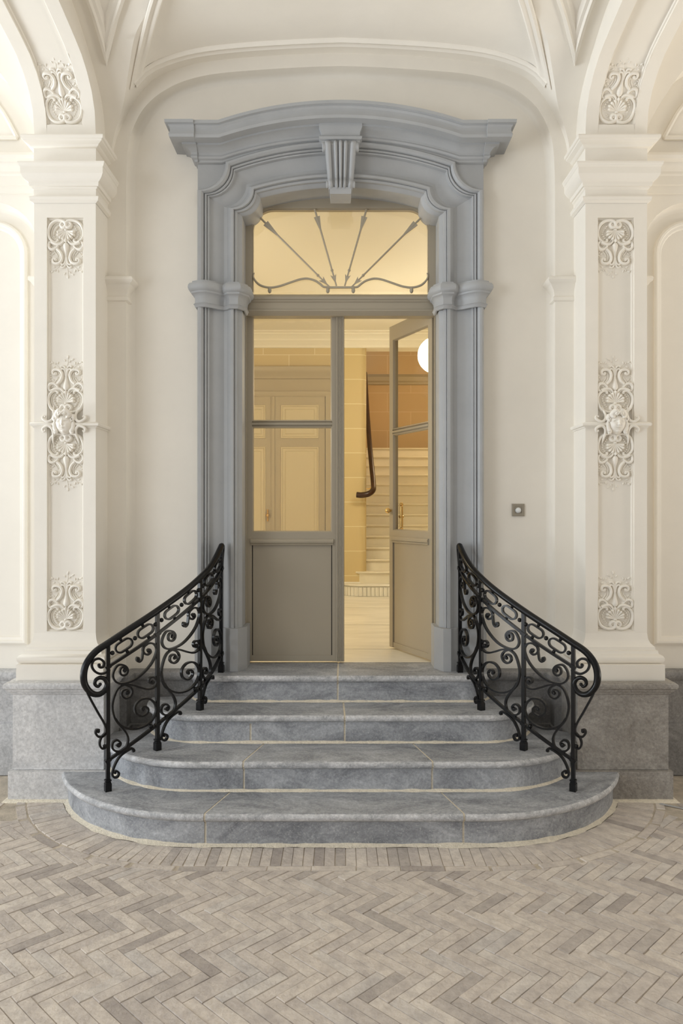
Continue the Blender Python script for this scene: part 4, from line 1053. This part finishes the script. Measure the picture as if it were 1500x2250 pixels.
PANEL = {
 'scroll_upper': [(0.3, 0.835), (0.336, 0.842), (0.317, 0.875), (0.264, 0.898), (0.229, 0.881), (0.241, 0.837), (0.3, 0.799), (0.364, 0.799), (0.376, 0.841), (0.312, 0.903), (0.194, 0.949), (0.113, 0.916), (0.096, 0.857), (0.159, 0.779), (0.288, 0.717), (0.504, 0.675), (0.703, 0.682), (0.883, 0.729), (0.978, 0.815), (0.949, 0.893), (0.857, 0.95), (0.754, 0.973), (0.69, 0.952), (0.703, 0.901), (0.779, 0.851), (0.849, 0.855), (0.818, 0.897), (0.774, 0.895)],
 'scroll_tail': [(0.779, 0.967), (0.708, 0.959), (0.683, 0.895), (0.665, 0.841), (0.608, 0.834), (0.558, 0.874), (0.573, 0.895), (0.613, 0.87)],
 'scroll_sweep': [(0.883, 0.526), (0.914, 0.5), (0.883, 0.495), (0.826, 0.53), (0.815, 0.567), (0.87, 0.571), (0.957, 0.527), (0.983, 0.47), (0.922, 0.44), (0.792, 0.469), (0.628, 0.549), (0.456, 0.642), (0.3, 0.699), (0.182, 0.695), (0.106, 0.619), (0.083, 0.524), (0.136, 0.387), (0.241, 0.275), (0.347, 0.159), (0.388, 0.074), (0.355, 0.008), (0.264, -0.002), (0.159, 0.035), (0.083, 0.101), (0.096, 0.157), (0.175, 0.15), (0.241, 0.092), (0.206, 0.07), (0.159, 0.104)],
 'scroll_curl': [(0.336, 0.685), (0.431, 0.623), (0.47, 0.56), (0.427, 0.524), (0.336, 0.539), (0.264, 0.6), (0.279, 0.64), (0.355, 0.627), (0.398, 0.579), (0.35, 0.581)],
 'scroll_wheel': [(0.136, 0.4), (0.241, 0.284), (0.431, 0.172), (0.653, 0.102), (0.857, 0.089), (0.967, 0.15), (0.946, 0.247), (0.815, 0.353), (0.648, 0.409), (0.534, 0.387), (0.541, 0.305), (0.653, 0.225), (0.767, 0.209), (0.797, 0.247), (0.728, 0.304), (0.663, 0.305), (0.698, 0.268)],
 'scroll_bracket': [(0.473, -0.087), (0.507, -0.094), (0.48, -0.06), (0.407, -0.042), (0.241, -0.043), (0.136, -0.095), (0.083, -0.172), (0.115, -0.225), (0.185, -0.245), (0.206, -0.214), (0.152, -0.172), (0.129, -0.194)],
}
HAND = [(0.867, 1.441), (0.82, 1.412), (0.78, 1.385), (0.687, 1.325), (0.592, 1.273), (0.454, 1.195), (0.29, 1.107), (0.101, 1.008), (0.003, 0.953), (-0.055, 0.92), (-0.093, 0.884), (-0.117, 0.843), (-0.126, 0.8), (-0.123, 0.755), (-0.105, 0.718), (-0.077, 0.692), (-0.045, 0.686), (-0.017, 0.703), (-0.005, 0.737), (-0.017, 0.763), (-0.041, 0.773), (-0.063, 0.764), (-0.068, 0.742), (-0.052, 0.727), (-0.041, 0.738)]
OUTER = [(-0.125, 0.787), (-0.12, 0.738), (-0.099, 0.682), (-0.055, 0.594), (-0.019, 0.526), (-0.009, 0.486), (-0.023, 0.463), (-0.049, 0.462), (-0.064, 0.482), (-0.06, 0.499), (-0.044, 0.496)]
SMALL = [(-0.012, 0.477), (-0.035, 0.455), (-0.044, 0.424), (-0.033, 0.398), (-0.015, 0.399), (-0.015, 0.414)]
TOPC = [(0.009, 0.811), (-0.009, 0.799), (-0.039, 0.793), (-0.071, 0.812), (-0.085, 0.843), (-0.074, 0.869), (-0.045, 0.874), (-0.022, 0.853), (-0.026, 0.83), (-0.044, 0.829), (-0.05, 0.844)]
def railing(sx, label):
    mx = sx > 0; root = empty('stair_railing', (sx*1.238, 4.118, R)); tag(root, label, 'railing', 'wrought iron stair railings')
    off = (-1.238, 4.118, R)
    def add(mb, nm, sm_=40):
        return child(mb, nm, IRON, mx=mx, smooth=sm_, parent=root, off=off)
    def ironbar(nm, sz, hw=.0055, hd=.0085, n=5, taper=True):
        P = cat([(a, b, 0) for a, b in sz], n); m_ = len(P); mb = MB(); pts_ = [rpt(p.x, p.y) for p in P]; ups = [rnor(p.x) for p in P]
        mb.bar(pts_, hw, hd, ups); add(mb, nm, 40); return pts_
    # posts
    for i in range(4):
        zt = interp(SPOST[i], [h_[0] for h_ in HAND[:9]][::-1], [h_[1] for h_ in HAND[:9]][::-1])
        p = rpt(SPOST[i], 0); zb_ = R*(i+1); n = rnor(SPOST[i]); t = Vector((-n.y, n.x, 0))
        mb = MB(); mb.bar([(p.x, p.y, zb_+.04), (p.x, p.y, zt)], .010, .010, n); post = add(mb, 'post', 0)
        mb = MB()
        for (z0, z1, q) in ((0, .042, .0165), (.042, .050, .014), (.054, .062, .0155)): mb.bar([(p.x, p.y, zb_+z0), (p.x, p.y, zb_+z1)], q, q, n)
        add(mb, 'post_foot', 0)
        for zc in (BZ[i], TZ[i]):
            mb = MB(); mb.bar([(p.x-t.x*.014, p.y-t.y*.014, zc-.008), (p.x+t.x*.014, p.y+t.y*.014, zc+.008)], .010, .013, n); add(mb, 'clamp', 0)
    def line(zs, nm, hw, hd, ext0=0, ext1=0):
        P = []
        for k in range(41):
            s = lerp(SPOST[0]-ext0, SPOST[3]+ext1, k/40); P.append((s, interp(s, SPOST, zs)))
        if ext0:
            pass
        mb = MB(); mb.bar([rpt(a, b) for a, b in P], hw, hd, [rnor(a) for a, b in P]); add(mb, nm, 40)
    line(BZ, 'lower_rail', .0075, .009, .008, .012); line(TZ, 'upper_rail', .0075, .009, .005, .005)
    # handrail with scrolled end
    P = cat([(a, b, 0) for a, b in HAND], 6); n = len(P); mb = MB()
    rr = [.0185 if i < n*.52 else lerp(.0185, .007, (i-n*.52)/(n*.48)) for i in range(n)]
    mb.tube([rpt(p.x, p.y) for p in P], rr, 12); add(mb, 'handrail', 60)
    mb = MB(); mb.tube([rpt(a, b) for a, b in ((.867, 1.441), (.880, 1.436), (.886, 1.41), (.884, 1.36), (.878, 1.30))], [.0185, .017, .014, .010, .008], 10); add(mb, 'handrail_end', 60)
    # end scrolls
    ironbar('end_scroll', OUTER); ironbar('end_scroll', SMALL, .005); ironbar('end_scroll', TOPC, .006)
    for (a, b) in ((-0.041, .738), (-.05, .49), (-.018, .408), (-.046, .84)):
        mb = MB(); mb.ball(rpt(a, b), .0095); add(mb, 'scroll_eye')
    for i in range(3):
        s0, s1 = SPOST[i], SPOST[i+1]
        def PZ(u, f):
            b = lerp(BZ[i], BZ[i+1], u); t = lerp(TZ[i], TZ[i+1], u); h_ = t+(.127+(0 if f <= 1 else 0)); return (lerp(s0, s1, u), b+(t-b)*f)
        for nm, pts_ in PANEL.items():
            ironbar('scroll', [PZ(u, f) for u, f in pts_], .0052 if 'tail' not in nm else .0045, .0085, 4)
        for (u, f) in ((.315, .85), (.80, .885), (.595, .865), (.888, .512), (.20, .09), (.365, .585), (.695, .285)):
            mb = MB(); q = PZ(u, f); mb.ball(rpt(*q), .0095); add(mb, 'scroll_eye')
        q = PZ(.857, .037); mb = MB(); mb.ball(rpt(*q), .0125); add(mb, 'ball')
        # ovals and balls between the upper rail and the handrail
        def top_mid(u):
            s = lerp(s0, s1, u); t = lerp(TZ[i], TZ[i+1], u); h_ = interp(s, [q_[0] for q_ in HAND[:9]][::-1], [q_[1] for q_ in HAND[:9]][::-1]); return s, (t+h_)/2-.004, h_-t
        for u in (.085, .527, .955):
            s, z, g = top_mid(u); mb = MB(); mb.ball(rpt(s, z), .0125); add(mb, 'ball')
        for u in (.306, .745):
            s, z, g = top_mid(u); sa, za, _ = top_mid(u-.1); sb, zb2, _ = top_mid(u+.1); sl = (zb2-za)/(sb-sa); k = math.hypot(1, sl); tx, tz = 1/k, sl/k
            L_, W_ = .020, .029; loop = []
            for q_ in range(28):
                a = 2*PI*q_/28; ca, sa_ = math.cos(a), math.sin(a); e = (L_*(1 if ca > 0 else -1) if abs(ca) > .02 else 0)+W_*ca; f_ = W_*sa_
                e = W_*ca+max(-L_, min(L_, ca*4*L_)); loop.append((s+e*tx-f_*tz*.9, z+e*tz+f_*tx*.9))
            mb = MB(); pts3 = [rpt(a, b) for a, b in loop]; rows = []; m_ = len(pts3)
            for q_ in range(m_):
                t_ = (pts3[(q_+1) % m_]-pts3[q_-1]).normalized(); a_ = rnor(loop[q_][0]); b_ = t_.cross(a_)
                rows.append([pts3[q_]+a_*.0085+b_*.005, pts3[q_]-a_*.0085+b_*.005, pts3[q_]-a_*.0085-b_*.005, pts3[q_]+a_*.0085-b_*.005])
            mb.rows(rows, closed_u=True, closed_v=True); add(mb, 'oval_link', 40)
            for sg in (-1, 1):
                mb = MB(); c = (s-tz*sg*.040, z+tx*sg*.040); mb.ball(rpt(*c), .010, 8, 6); add(mb, 'rivet')
    return root
railing(-1, 'black wrought iron scroll railing on the left of the steps')
railing(1, 'black wrought iron scroll railing on the right of the steps')

# ================================================================== MOTION SENSOR
ms = empty('motion_sensor', (1.12, YW, 1.663)); tag(ms, 'small square taupe motion sensor with white dome on right niche wall', 'sensor')
q = MB(); rows = []
for d, y in ((0, 0), (0, .010), (.003, .012), (.017, .012), (.017, .007)): rows.append([(sx_*(.039-d), -y, sz_*(.039-d)) for sx_, sz_ in ((-1, -1), (1, -1), (1, 1), (-1, 1))])
q.rows(rows, closed_u=True); q.poly([(sx_*.022, -.007, sz_*.022) for sx_, sz_ in ((-1, -1), (1, -1), (1, 1), (-1, 1))]); q.build('plate', PLATE, ms, smooth=0)
q = MB(); q.ball((0, -.007, -.002), .0195, 16, 10, (1, .8, .95)); q.build('dome', WHITEPL, ms, smooth=180)
q = MB(); q.box(-.021, .021, -.013, -.007, .006, .021); q.build('hood', PLATE, ms, smooth=0)
